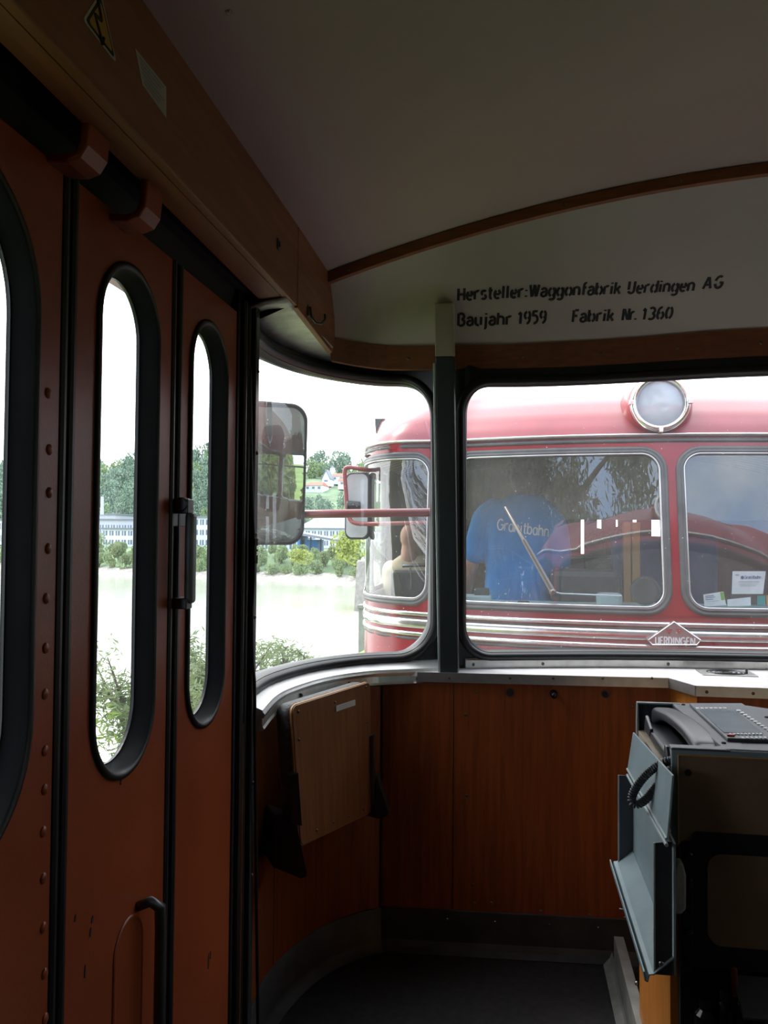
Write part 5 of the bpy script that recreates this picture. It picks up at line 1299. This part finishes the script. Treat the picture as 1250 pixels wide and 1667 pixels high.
for s in (-1, 1): limb(pm, [(cxm + s * .09, YM, .80), (cxm + s * .095, YM + .01, .48), (cxm + s * .10, YM - .02, .07)], [.105, .078, .065])
po = obj('trousers', pm, 'trousers', mp0, smooth=True); remesh(po, .012, 4)
fm = MB()
for s in (-1, 1): fm.tube([(cxm + s * .10, YM - .08, .05), (cxm + s * .10, YM + .05, .05), (cxm + s * .105, YM + .18, .035)], [.05, .05, .04], 12); fm.bx(cxm + s * .10 - .04, cxm + s * .10 + .04, YM - .11, YM + .20, 0, .02)
fo = obj('shoes', fm, 'shoe', mp0, smooth=True); remesh(fo, .008, 3)
# print on the back of the shirt
bpy.context.view_layer.update(); dg = bpy.context.evaluated_depsgraph_get(); ev = sh.evaluated_get(dg); bvh = BVHTree.FromObject(sh, dg)
off = wloc(mp0)
def onback(px, py):
    ro = Vector(CAM); d = (U(px, py, Y=5) - ro).normalized(); h, n, i, dd = bvh.ray_cast(ro - off, d)
    if h is None: h, n = M_(px, py, -.14) - off, Vector((0, -1, 0))
    return h + off - d * .003, (n if n.y < 0 else -n)
lm = MB(); _, w = text_strokes('Granitbahn', 0, .14)
tA, tB, up_ = (809, 862), (893, 874), (1.8, -17.5)
letter(lm, 'Granitbahn', lambda x, y: onback(tA[0] + (tB[0] - tA[0]) * x / w + up_[0] * y, tA[1] + (tB[1] - tA[1]) * x / w + up_[1] * y), .0085, 0, .14)
obj('shirt_lettering', lm, 'print_white', sh)

def sitter(label, hpx, r, Y, yaw, shirt, hair, hair_kind='short'):
    """seated passenger whose head is at hpx"""
    c = U(*hpx, Y=Y); x = c.x; z = c.z; o = thing('person', label, 'person', (x, Y, 0)); R = Matrix.Rotation(yaw, 3, 'Z')
    L = lambda a, b, c_: Vector((x, Y, 0)) + R @ Vector((a, b, 0)) + Vector((0, 0, c_))
    zs = z - r * 1.25; hip = .52; k = r / .115
    bm_ = MB(); head(bm_, c, r, yaw); limb(bm_, [L(0, -.02, z - r * .5), L(0, -.03, zs + .01)], [.066 * k, .070 * k])
    torso(bm_, [(x, Y, hip, .16 * k, .11 * k), (x, Y, zs - .12, .17 * k, .10 * k), (x, Y, zs, .08 * k, .06 * k)])
    for s in (-1, 1):
        limb(bm_, [L(s * .18 * k, 0, zs - .06), L(s * .22 * k, .05, zs - .30), L(s * .14 * k, .28, zs - .36)], [.05 * k, .042 * k, .03 * k]); hand(bm_, L(s * .14 * k, .28, zs - .36), R @ Vector((-s * .3, 1, -.1)), (0, 0, 1), k, s)
        limb(bm_, [L(s * .09, .02, hip), L(s * .11, .42, hip + .02), L(s * .11, .44, .08)], [.085, .06, .045]); bm_.tube([L(s * .11, .40, .04), L(s * .11, .58, .035)], [.045, .035], 10)
    b_ = obj('body', bm_, 'skin', o, smooth=True); remesh(b_, .009, 3)
    sm_ = MB(); torso(sm_, [(x, Y, hip - .02, .18 * k, .13 * k), (x, Y, zs - .2, .20 * k, .13 * k), (x, Y, zs - .06, .20 * k, .115 * k), (x, Y, zs, .13 * k, .085 * k), (x, Y, zs + .035, .082 * k, .076 * k)])
    for s in (-1, 1): limb(sm_, [L(s * .17 * k, 0, zs - .07), L(s * .22 * k, .05, zs - .27)], [.066 * k, .06 * k])
    s_ = obj('shirt', sm_, shirt, o, smooth=True); remesh(s_, .012, 4)
    pm_ = MB()
    for s in (-1, 1): limb(pm_, [L(s * .09, .0, hip), L(s * .11, .43, hip + .02), L(s * .11, .44, .12)], [.1, .075, .06])
    p_ = obj('trousers', pm_, 'trousers', o, smooth=True); remesh(p_, .014, 3)
    if hair:
        h_ = MB(); h_.ell(c + R @ Vector((0, -.12 * r, .16 * r)), (.80 * r, .90 * r, .92 * r), R)
        if hair_kind == 'long': h_.ell(c + R @ Vector((0, -.35 * r, -.5 * r)), (.78 * r, .55 * r, .8 * r), R)
        hh_ = obj('hair', h_, hair, o, smooth=True); remesh(hh_, .008, 2)
    return o
sitter('bald person seen from behind in a cream shirt behind the corner window', (672, 877), .117, 5.66, math.radians(-25), 'shirt_cream', None)
sitter('grey-haired person in profile with a grey shirt seated beside the wooden posts', (1008, 884), .118, 6.35, math.radians(62), 'shirt_grey', 'hair_grey')
sitter('person with dark hair seated far back near the maroon partition', (972, 884), .115, 6.98, math.radians(4), 'shirt_maroon', 'hair_brown')
sitter('person facing forward at the left edge of the left pane', (764, 892), .120, 6.5, math.radians(-115), 'shirt_maroon', 'hair_brown', 'long')
# ================================================================== RIVER VALLEY
ZW = -6.7
m = MB(); m.quad((-900, -500, ZW), (900, -500, ZW), (900, 1100, ZW), (-900, 1100, ZW)); wt = obj('river', m, 'water'); tag(wt, kind='structure')
# railway bank on this side
m = MB(); xs_ = [6, -2.6, -3.4, -8, -12.5, -15]; zs_ = [-1.25, -1.25, -1.6, -4.2, -6.4, -7.2]
m.loops([[Vector((x, y, z)) for x, z in zip(xs_, zs_)] for y in np.linspace(-60, 26, 12)], False)
m.loops([[Vector((x, 26 + k * 3, z - 1.9 * k)) for x, z in zip(xs_, zs_)] for k in range(4)], False)
nb = obj('ground', m, 'grass', smooth=True); tag(nb, kind='structure')
m = MB(); m.bx(-1.6, 3.6, -20, 22, -1.40, -1.20); tb = obj('track_bed', m, 'ballast', nb)
m = MB(); m.loops([[Vector((x, y, z)) for x, z in ((6, -1.25), (9, -.4), (14, .4), (40, 1.5))] for y in np.linspace(-60, 40, 10)], False); hb_ = obj('hillside', m, 'grass', nb, smooth=True)
# far bank
SH = [(-140, 914), (0, 924), (100, 929), (200, 934), (320, 938), (430, 942), (500, 945), (600, 950), (760, 955)]
shore = [U(a, b, Z=ZW) for a, b in SH]
def along(P, t): 
    i = min(len(P) - 2, int(t)); return P[i].lerp(P[i + 1], t - i)
def outward(t):
    a, b = along(shore, max(0, t - .3)), along(shore, min(len(shore) - 1.001, t + .3)); d = (b - a).normalized(); n = Vector((-d.y, d.x, 0)); return n if n.y > 0 else -n
ts = np.linspace(0, len(shore) - 1.001, 60)
def bank(t, d, z): p = along(shore, t) + outward(t) * d; return Vector((p.x, p.y, z))
m = MB(); rnd = random.Random(11)
m.loops([[bank(t, d + rnd.uniform(-.4, .4), ZW + z + rnd.uniform(-.1, .12)) for t in ts] for d, z in ((-1.5, -.4), (0, .15), (1.5, .7), (3.5, 1.2))], False); bks = obj('stony_shore', m, 'bank_stone', nb)
m = MB(); m.loops([[bank(t, d, ZW + z) for t in ts] for d, z in ((3, 1.1), (9, 3.6), (14, 4.6), (100, 5.0))], False); obj('far_bank', m, 'hill', nb, smooth=True)

# ---- foliage
def leaf_cloud(name, mt, n, shape, size, seed, elong=2.2, droop=.2):
    """n leaf clusters filling a crown; shape(rnd) -> point of a unit crown"""
    rnd = random.Random(seed); V, Fc = [], []
    for _ in range(n):
        p = Vector(shape(rnd)); s = size * rnd.uniform(.6, 1.4)
        a = Vector((rnd.gauss(0, 1), rnd.gauss(0, 1), rnd.gauss(0, .7) - droop)).normalized(); b = a.orthogonal().normalized(); b = Matrix.Rotation(rnd.uniform(0, 6.3), 3, a) @ b
        c = a.cross(b); l, w = s * elong / 2, s / 2
        o = len(V); V += [p - a * l, p + b * w + c * w * .25, p + a * l, p - b * w + c * w * .25]; Fc.append((o, o + 1, o + 2)); Fc.append((o, o + 2, o + 3))
    me = bpy.data.meshes.new(name); me.from_pydata(V, [], Fc); me.materials.append(MATS[mt]); return me
def blob(k=3, sp=.45, flat=1.0, seed=0):
    r0 = random.Random(seed); cs = [Vector((r0.uniform(-1, 1) * sp, r0.uniform(-1, 1) * sp, r0.uniform(-.1, 1) * sp + .45)) for _ in range(k)]; rs = [r0.uniform(.35, .6) for _ in range(k)]
    def f(rnd):
        i = rnd.randrange(k); d = Vector((rnd.gauss(0, 1), rnd.gauss(0, 1), rnd.gauss(0, 1))).normalized() * rs[i] * rnd.uniform(.55, 1) ** .5
        p = cs[i] + d; p.z = max(0.02, p.z * flat); return p
    return f
def put(me, name, p, s, rz=0, parent=None):
    o = bpy.data.objects.new(name, me); COL.objects.link(o); o.location = p; o.scale = s if isinstance(s, (tuple, list)) else (s, s, s); o.rotation_euler.z = rz
    if parent: o.parent = parent
    return o
rnd = random.Random(21)
TAKEN = []
def fits(me, p, s, shrink=(1.0, .85, .72), near=1.0):
    """largest of the tried sizes that keeps this plant clear of its neighbours, or None"""
    xs = [v.co.x for v in me.vertices]; ys = [v.co.y for v in me.vertices]; r = max(max(xs), -min(xs), max(ys), -min(ys))
    for k in shrink:
        h = r * s * k
        if all(abs(p.x - q[0]) > (h + q[2]) * near or abs(p.y - q[1]) > (h + q[2]) * near for q in TAKEN):
            TAKEN.append((p.x, p.y, h)); return s * k
    return None
# wooded hill
RIDGE = [(-140, 790), (0, 764), (60, 760), (160, 764), (225, 752), (320, 738), (345, 742), (410, 752), (520, 752), (560, 758), (640, 776), (760, 790)]
def ridge_py(px): return float(np.interp(px, [a for a, b in RIDGE], [b for a, b in RIDGE]))
D0, D1 = 235, 420
def hill_pt(px, f):
    """f: 0 foot .. 1 ridge"""
    D = D0 + (D1 - D0) * f; py0 = 874; g = U(px, py0, Y=D); top = U(px, ridge_py(px) + 16, Y=D1)
    zf = ZW + 5; return Vector((g.x, D, zf + (top.z - zf) * f ** .85))
m = MB(); m.loops([[hill_pt(px, f) for px in np.linspace(-140, 760, 46)] for f in np.linspace(0, 1, 10)], False)
m.loops([[hill_pt(px, 1) for px in np.linspace(-140, 760, 46)], [hill_pt(px, 1) + Vector((0, 120, -25)) for px in np.linspace(-140, 760, 46)]], False); hl_ = obj('wooded_hill', m, 'hill', nb, smooth=True)
protos = [leaf_cloud('hill_tree', 'leaf_far', 900, blob(5, .42, 1.2, s), .12, s, 1.4, 0) for s in range(3)] + [leaf_cloud('hill_tree', 'leaf_far_light', 900, blob(5, .42, 1.05, s + 9), .12, s + 9, 1.4, 0) for s in range(2)]
n_t = 0
for a_, b_, Y_, d_ in ((524, 537, 350, 8), (538, 562, 362, 12), (496, 524, 330, 13), (550, 566, 345, 8), (537, 544, 378, 2), (150, 188, 231, 16), (152, 262, 210, 18)):
    xa, xb = U(a_, 870, Y=Y_).x, U(b_, 870, Y=Y_).x
    for k in range(5): TAKEN.append((xa + (xb - xa) * (k + .5) / 5, Y_ + d_ / 2, max((xb - xa) / 9, d_ / 2 + .5)))
for k in range(324):
    px = -60 + 660 * ((k % 18) + .3 + rnd.uniform(-.16, .16) + (.5 if (k // 18) % 2 else 0)) / 18; f = ((k // 18) + .5 + rnd.uniform(-.15, .15)) / 18
    if 484 < px < 574 and .36 < f < .72: continue
    p = hill_pt(px, f); sc = 3.1 * p.y / 235 * rnd.uniform(.9, 1.1) * (.7 if 480 < px < 580 and f < .4 else 1)
    me = rnd.choice(protos if px > 380 else protos[:4]); sc = fits(me, p, sc)
    if sc is None: continue
    o = put(me, 'hill_tree', p + Vector((0, 0, -1.5)), (sc, sc, sc * rnd.uniform(1.45, 1.95)), rnd.choice((0, PI / 2, PI, -PI / 2))); n_t += 1
    tag(o, 'leafy broadleaf tree of the wooded hillside across the river', 'tree', 'trees on the far hillside')
# houses on the hill
def house(px0, px1, pyr, pye, pyb, Y, dep, label, walls='wall_white', roof='roof_red', name='house', hip=0.0, wins=2, gable_on=False, cat='house', group=None):
    a, b = U(px0, pyb, Y=Y), U(px1, pyb, Y=Y); ze = U((px0 + px1) / 2, pye, Y=Y).z; zr = U((px0 + px1) / 2, pyr, Y=Y).z
    o = thing(name, label, cat, ((a.x + b.x) / 2, Y + dep / 2, a.z), group)
    mm = MB(); mm.bx(a.x, b.x, Y, Y + dep, a.z - 1.5, ze)
    if gable_on: mm.add([(a.x, Y, ze), (b.x, Y, ze), ((a.x + b.x) / 2, Y, zr)], [(0, 1, 2)]); mm.add([(a.x, Y + dep, ze), (b.x, Y + dep, ze), ((a.x + b.x) / 2, Y + dep, zr)], [(0, 2, 1)])
    obj('walls', mm, walls, o)
    e = (b.x - a.x) * .03; mm = MB()
    if gable_on: mm.prism([(a.x - e, Y - .3, ze - .2), ((a.x + b.x) / 2, Y - .3, zr), (b.x + e, Y - .3, ze - .2), (b.x + e, Y - .3, ze + .3), ((a.x + b.x) / 2, Y - .3, zr + .5), (a.x - e, Y - .3, ze + .3)], (0, dep + .6, 0))
    else:
        y2 = Y + dep / 2; V = [(a.x - e, Y - .4, ze), (b.x + e, Y - .4, ze), (b.x + e, Y + dep + .4, ze), (a.x - e, Y + dep + .4, ze), (a.x + (b.x - a.x) * hip, y2, zr), (b.x - (b.x - a.x) * hip, y2, zr)]
        mm.add(V, [(0, 1, 5, 4), (2, 3, 4, 5), (1, 2, 5), (3, 0, 4), (0, 3, 2, 1)])
    obj('roof', mm, roof, o)
    for i in range(wins):
        w = (b.x - a.x) / wins; x = a.x + w * (i + .5); h = ze - a.z; mm = MB(); mm.bx(x - w * .22, x + w * .22, Y - .12, Y + .05, a.z + h * .35, a.z + h * .75); obj('window', mm, 'far_glass', o)
    return o
house(524, 537, 766, 780, 786, 350, 8, 'white gabled house high on the hill left of the red roofed house', gable_on=True, wins=1, roof='roof_grey')
house(538, 562, 769, 775, 783, 362, 12, 'long red roofed house high on the far hill', wins=2)
house(496, 524, 783, 790, 799, 330, 13, 'white house with brown-red roof lower on the far hill', wins=3, hip=.1)
house(550, 566, 777, 783, 791, 345, 8, 'small red roofed house below the long one', wins=1)
o = thing('church_tower', 'small white tower between the two upper hill houses', 'tower', U(539, 782, Y=378)); m = MB(); a, b = U(537, 784, Y=378), U(544, 762, Y=378); m.bx(a.x, b.x, 378, 380, a.z - 3, b.z); obj('walls', m, 'wall_white', o)
m = MB(); mx_, my_ = (a.x + b.x) / 2, 379; m.add([(a.x, 378, b.z), (b.x, 378, b.z), (b.x, 380, b.z), (a.x, 380, b.z), (mx_, my_, b.z + 1.2)], [(0, 1, 4), (1, 2, 4), (2, 3, 4), (3, 0, 4)]); obj('roof', m, 'roof_grey', o)
# factory halls on the far bank
def hall(px0, px1, py0, py1, Y, dep, label, rows=1, cols=6, roof='roof_grey', walls='wall_white', name='factory_building', pitch=0.0):
    a, b = U(px0, py1, Y=Y), U(px1, py0, Y=Y); a.z = min(a.z, ZW + 4.8); o = thing(name, label, 'building', ((a.x + b.x) / 2, Y, a.z)); mm = MB(); mm.bx(a.x, b.x, Y, Y + dep, a.z, b.z); obj('walls', mm, walls, o)
    e = .5; mm = MB(); z = b.z; mm.add([(a.x - e, Y - e, z), (b.x + e, Y - e, z), (b.x + e, Y + dep, z + pitch), (a.x - e, Y + dep, z + pitch), (a.x - e, Y - e, z + .35), (b.x + e, Y - e, z + .35), (b.x + e, Y + dep, z + pitch + .35), (a.x - e, Y + dep, z + pitch + .35)], [(0, 3, 2, 1), (4, 5, 6, 7), (0, 1, 5, 4), (1, 2, 6, 5), (2, 3, 7, 6), (3, 0, 4, 7)]); obj('roof', mm, roof, o)
    H = b.z - a.z; w = (b.x - a.x) / cols
    for r in range(rows):
        for c_ in range(cols):
            x = a.x + w * (c_ + .5); zc = a.z + H * (r + .55) / rows; mm = MB(); hw, hh = w * .32, H / rows * .26
            mm.bx(x - hw, x + hw, Y - .06, Y + .05, zc - hh, zc + hh); f = obj('window', mm, 'far_glass', o)
            mm = MB(); mm.bx(x - .1, x + .1, Y - .12, Y - .05, zc - hh, zc + hh); obj('mullion', mm, 'wall_white', f)
    return o
hall(-70, 8, 848, 884, 205, 20, 'white hall at the left edge seen through the first door window', 2, 7)
hall(150, 188, 838, 852, 231, 16, 'pale upper block with chimney above the long white hall', 1, 3, walls='wall_grey')
hall(152, 262, 847, 868, 210, 18, 'long grey white upper hall seen through the second door window', 1, 12, walls='wall_grey')
hall(166, 258, 862, 890, 198, 9, 'white two storey hall with dark roof edge behind the far bank bushes', 2, 9)
hall(280, 312, 850, 888, 204, 16, 'white hall hidden half behind the door latch', 2, 4)
hall(314, 372, 843, 892, 202, 18, 'tall white hall seen through the narrow door window', 3, 6)
hall(378, 484, 878, 899, 172, 14, 'low white building with square windows under the big mirror', 1, 7)
hall(486, 566, 862, 884, 205, 20, 'large white building with grey roof behind the blue shed', 2, 8, pitch=3)
hall(571, 640, 866, 892, 200, 16, 'white building beside the far bridge pier', 2, 6)
m = MB(); c = U(166, 838, Y=214); m.lathe((c.x, 214, c.z), (0, 0, 1), [(0, .5), (5, .4)], 10); ch_ = obj('chimney', m, 'wall_grey'); tag(ch_, 'thin pale chimney on the upper factory block', 'chimney')
ch_.name = 'factory_chimney'
o = thing('open_shed', 'blue open shed with sloping pale roof on the far bank', 'shed', U(512, 897, Y=165)); a, b = U(484, 899, Y=165), U(560, 872, Y=165)
m = MB(); m.prism([(a.x - .5, 164, b.z + .2), (b.x, 164, b.z - 1.4), (b.x, 164, b.z - 1.0), (a.x - .5, 164, b.z + .7)], (0, 9, 0)); obj('roof', m, 'roof_grey', o)
w_ = b.x - a.x; m = MB(); m.bx(a.x, a.x + w_ * .05, 165, 172, ZW + 4.6, b.z); m.bx(a.x + w_ * .12, a.x + w_ * .40, 166.5, 172, ZW + 4.6, b.z - .9); obj('blue_wall', m, 'shed_blue', o)
m = MB()
for k in range(5): x = a.x + w_ * (.05 + .22 * k); m.bx(x, x + .25, 165, 165.3, ZW + 4.6, b.z - .3 * k)
objs('shed_post', m, 'dash_dark', o)
# bushes of the far shore
bp = [leaf_cloud('shore_bush', 'leaf_bank', 900, blob(4, .5, .95, 30 + s), .085, 30 + s, 2.0, 0) for s in range(3)] + [leaf_cloud('shore_bush', 'leaf_willow', 900, blob(4, .5, .9, 40 + s), .085, 40 + s, 2.2, 0) for s in range(2)]
yb = leaf_cloud('shore_bush', 'leaf_yellow', 900, blob(4, .5, 1.0, 50), .085, 50, 2.0, 0)
c = U(497, 905, Y=140); TAKEN.append((c.x, 140 if c.x < U(540, 905, Y=140).x else 132, 3.6)); o = put(yb, 'shore_bush', Vector((c.x, 140, ZW + 2.6)), (3.0, 3, 2.2)); tag(o, 'yellow-green bush in front of the blue shed', 'bush')
c = U(580, 905, Y=132); TAKEN.append((c.x, 140 if c.x < U(540, 905, Y=140).x else 132, 3.6)); o = put(yb, 'shore_bush', Vector((c.x, 132, ZW + 2.4)), (4.0, 4, 4.6)); tag(o, 'tall yellow-green bush just left of the other railcar', 'bush')
for k in range(189):
    row = k % 3; t = .6 + (len(shore) - 2.3) * ((k // 3) + .5 + rnd.uniform(-.25, .25) + .33 * row) / 63
    p = bank(t, (2.4, 5.7, 9.2)[row] + rnd.uniform(-.4, .4), ZW + (.7, 1.6, 3.0)[row]); s = (1.5, 1.6, 1.5)[row] * rnd.uniform(.9, 1.1)
    me = rnd.choice(bp); s2 = fits(me, p, s * 1.12, near=.84)
    if s2 is None: continue
    o = put(me, 'shore_bush', p, (s2, s2, s2 * (1.5, 2.0, 2.0)[row] * rnd.uniform(.8, 1.15)), rnd.choice((0, PI / 2, PI, -PI / 2))); tag(o, 'rounded green bush of the hedge along the far shore', 'bush', 'bushes on the far shore')
# bridge pier and weir post
b0 = U(588, 995, Z=ZW); Yp = b0.y; tp_ = U(588, 916, Y=Yp).z; wl_ = U(576, 995, Y=Yp).x; wr_ = U(607, 995, Y=Yp).x
pr = thing('bridge_pier', 'broken concrete bridge pier standing in the river beside the other railcar', 'pier', b0)
m = MB(); n_ = 9; rr = random.Random(2)
pl_ = [(wl_, Yp), (wl_ + (wr_ - wl_) * .55, Yp - .5), (wr_ + 1, Yp + .5), (wr_ + 1, Yp + 7), (wl_, Yp + 7)]
m.loops([[Vector((x + (wr_ - x) * .12 * f, y, ZW - .5 + (tp_ - ZW + .5) * f)) for x, y in pl_] for f in np.linspace(0, 1, 5)]); b_ = len(m.v) - 5; m.f.append(tuple(range(b_, b_ + 5))); obj('pier_shaft', m, 'concrete', pr)
m = MB()
for k in range(16): x = rr.uniform(wl_ + .4, wr_); m.ell((x, Yp + rr.uniform(.3, 2), tp_ + rr.uniform(-.3, .3)), (rr.uniform(.2, .45), .3, rr.uniform(.2, .45)), n=7, m=5)
obj('rubble', m, 'bank_stone', pr); m = MB()
for k in range(5): x = wl_ + (wr_ - wl_) * (.55 + .12 * k); m.tube([(x, Yp + .5, tp_), (x + rr.uniform(-.2, .3), Yp + .5, tp_ + rr.uniform(1.5, 4.2))], .10, 6)
objs('bare_rod', m, 'bark', pr)
a, b = U(583, 1090, Y=26), U(600, 985, Y=26); o = thing('stone_post', 'pale stone post standing left of the other railcar above the water', 'post', (a.x, 26, ZW)); m = MB(); m.bx(a.x, b.x + .1, 26, 26.4, ZW - .5, b.z - .12); obj('shaft', m, 'concrete', o)
m = MB(); m.bx(a.x - .05, b.x + .15, 25.95, 26.45, b.z - .12, b.z); obj('cap', m, 'concrete', o, bevel=.02)

# ---- willow bushes close by on this bank
def willow(name, label, p, h, w, seed, nb_=9, nl=5200, lm='leaf_willow', group=None):
    rnd = random.Random(seed); o = thing(name, label, 'bush', p, group); mm = MB(); tips = []
    for k in range(nb_):
        a = rnd.uniform(0, 2 * PI); r_ = rnd.uniform(.25, 1) * w; top = Vector((math.cos(a) * r_, math.sin(a) * r_, h * rnd.uniform(.65, 1.0)))
        pts = [Vector((0, 0, -.3)) + Vector((rnd.uniform(-.15, .15), rnd.uniform(-.15, .15), 0)), top * .3 + Vector((0, 0, h * .12)), top * .65 + Vector((0, 0, h * .08)), top]
        q = catmull(pts, 5); mm.tube([Vector(p) + v for v in q], list(np.linspace(.055, .008, len(q))), 6); tips.append(q)
        for j in range(7):
            i = rnd.randrange(5, len(q) - 1); d = Vector((rnd.gauss(0, 1), rnd.gauss(0, 1), rnd.uniform(0, .9))).normalized() * w * rnd.uniform(.25, .5)
            s_ = [q[i], q[i] + d * .5 + Vector((0, 0, .08)), q[i] + d]; mm.tube([Vector(p) + v for v in s_], [.016, .010, .004], 5); tips.append(catmull(s_, 5))
    obj('branches', mm, 'bark', o)
    V, Fc = [], []
    for _ in range(nl):
        q = rnd.choice(tips); i = rnd.randrange(len(q) // 3, len(q)); c = q[i] + Vector((rnd.gauss(0, .14), rnd.gauss(0, .14), rnd.gauss(0, .12))) * min(1.6, w * .8)
        a = Vector((rnd.gauss(0, 1), rnd.gauss(0, 1), rnd.gauss(.1, .7))).normalized(); b = Matrix.Rotation(rnd.uniform(0, 6.3), 3, a) @ a.orthogonal().normalized(); l, ww = rnd.uniform(.05, .09), rnd.uniform(.010, .016)
        k = len(V); V += [c - a * l, c + b * ww, c + a * l, c - b * ww]; Fc.append((k, k + 1, k + 2, k + 3))
    mm = MB(); mm.v = [tuple(Vector(p) + v) for v in V]; mm.f = Fc; obj('foliage', mm, lm, o)
    return o
def near(px, D, z): p = U(px, 900, Y=D); return Vector((p.x, D, z))
p = U(205, 1150, X=-5.2); willow('willow_bush', 'grey-green willow bush with bare dark stems at the foot of the middle door window', Vector((-5.0, p.y + .3, -2.6)), 2.3, 1.3, 61)
p = U(330, 1150, X=-4.9); willow('willow_bush', 'leafy willow bush at the foot of the narrow door window', Vector((-4.9, p.y + .2, -2.5)), 2.05, 1.1, 62, nl=6500)
p = U(432, 1100, X=-4.2); willow('willow_bush', 'low willow bush behind the lower left corner of the corner window', Vector((-4.0, p.y + 1.3, -2.4)), 1.6, .75, 63, nl=3500)
p = U(0, 1250, X=-4.6); willow('willow_bush', 'dense green willow bush at the lower left edge of the first door window', Vector((-4.6, p.y, -2.3)), 2.0, 1.3, 64, nl=6500, lm='leaf_green')
# trees on the landward side, seen in the mirror, and the tree overhanging the track behind
def tree(label, p, h, r, seed, lm='leaf_green', nl=9000, size=.11, group=None, over=None):
    o = thing('tree', label, 'tree', p, group); rnd = random.Random(seed); mm = MB(); mm.tube([Vector(p), Vector(p) + Vector((.2, .1, h * .4)), Vector(p) + Vector((0, .3, h * .8))], [.22, .16, .05], 9)
    tw = []
    for k in range(14):
        a = rnd.uniform(0, 6.3); z = h * rnd.uniform(.2, .85); s = Vector(p) + Vector((.1, .1, z)); e = s + Vector((math.cos(a), math.sin(a), .35)) * r * rnd.uniform(.5, .9); mm.tube([s, e], [.06, .012], 5)
    obj('trunk', mm, 'bark', o); f = blob(8, .62, 1.0, seed); me = leaf_cloud('crown', lm, nl, f, size / r, seed, 2.0, .3); c = put(me, 'crown', (0, 0, h * .08), (r, r, h * .72), 0, o); return o
for k, (x, y, h, r) in enumerate(((5.0, -6.6, 3.4, 1.2), (5.1, -4.0, 3.5, 1.2), (4.9, -1.5, 3.3, 1.2), (5.1, 1.0, 3.5, 1.2), (5.0, 3.5, 3.3, 1.2), (5.5, 6.5, 3.4, 1.2))):
    tree('bright green tree beside the track seen in the big mirror', Vector((x, y, -1.0)), h, r, 70 + k, group='trees beside the track')
for x, y, h, r, lb in ((-8.5, .1, 11.5, 3.0, 'unseen olive leaved bank tree added to darken the corner pane reflection'),):
    tree(lb, Vector((x, y, -1.6 - (-x - 3.4) * .58)), h, r, int(100 - x), lm='leaf_olive', nl=20000, size=.17)  # out of view, added so the corner pane reflects dark leaves instead of sky
def overhang(seed=90):
    o = thing('tree', 'olive leaved tree overhanging the track reflected in the other railcar', 'tree', (-3.6, -6.5, -1.6)); rnd = random.Random(seed); mm = MB(); p0 = Vector((-3.6, -6.5, -1.9))
    mm.tube(catmull([p0, p0 + Vector((.2, .3, 4)), p0 + Vector((1.2, .6, 7.5)), p0 + Vector((3.6, .5, 9.5))], 6), list(np.linspace(.3, .06, 19)), 9)
    V, Fc = [], []; tips = []
    for k in range(105):
        b = Vector((rnd.uniform(-11.5, -4.5) if k % 9 else (rnd.uniform(-4.5, -1.0) if k % 27 else rnd.uniform(-1, .8)) , rnd.uniform(-9.0, -5.0), rnd.uniform(6.0, 11.0))); e = b + Vector((rnd.uniform(.3, 1.3), rnd.uniform(-.6, .6), -rnd.uniform(1.2, 3.0))); q = catmull([b, b.lerp(e, .5) + Vector((.35, 0, .35)), e], 6); mm.tube(q, list(np.linspace(.03, .006, len(q))), 5); tips.append(q)
    obj('trunk', mm, 'bark', o)
    for _ in range(46000):
        q = rnd.choice(tips); c = q[rnd.randrange(len(q))] + Vector((rnd.gauss(0, .30), rnd.gauss(0, .30), rnd.gauss(0, .30))); a = Vector((rnd.gauss(0, .7), rnd.gauss(0, .7), rnd.gauss(-.8, .6))).normalized(); b = Matrix.Rotation(rnd.uniform(0, 6.3), 3, a) @ a.orthogonal().normalized(); l, w = rnd.uniform(.11, .18), rnd.uniform(.032, .048)
        k = len(V); V += [c - a * l, c + b * w, c + a * l, c - b * w]; Fc.append((k, k + 1, k + 2, k + 3))
    mm = MB(); mm.v = [tuple(v) for v in V]; mm.f = Fc; obj('crown', mm, 'leaf_olive', o)
overhang()
bpy.context.view_layer.update()
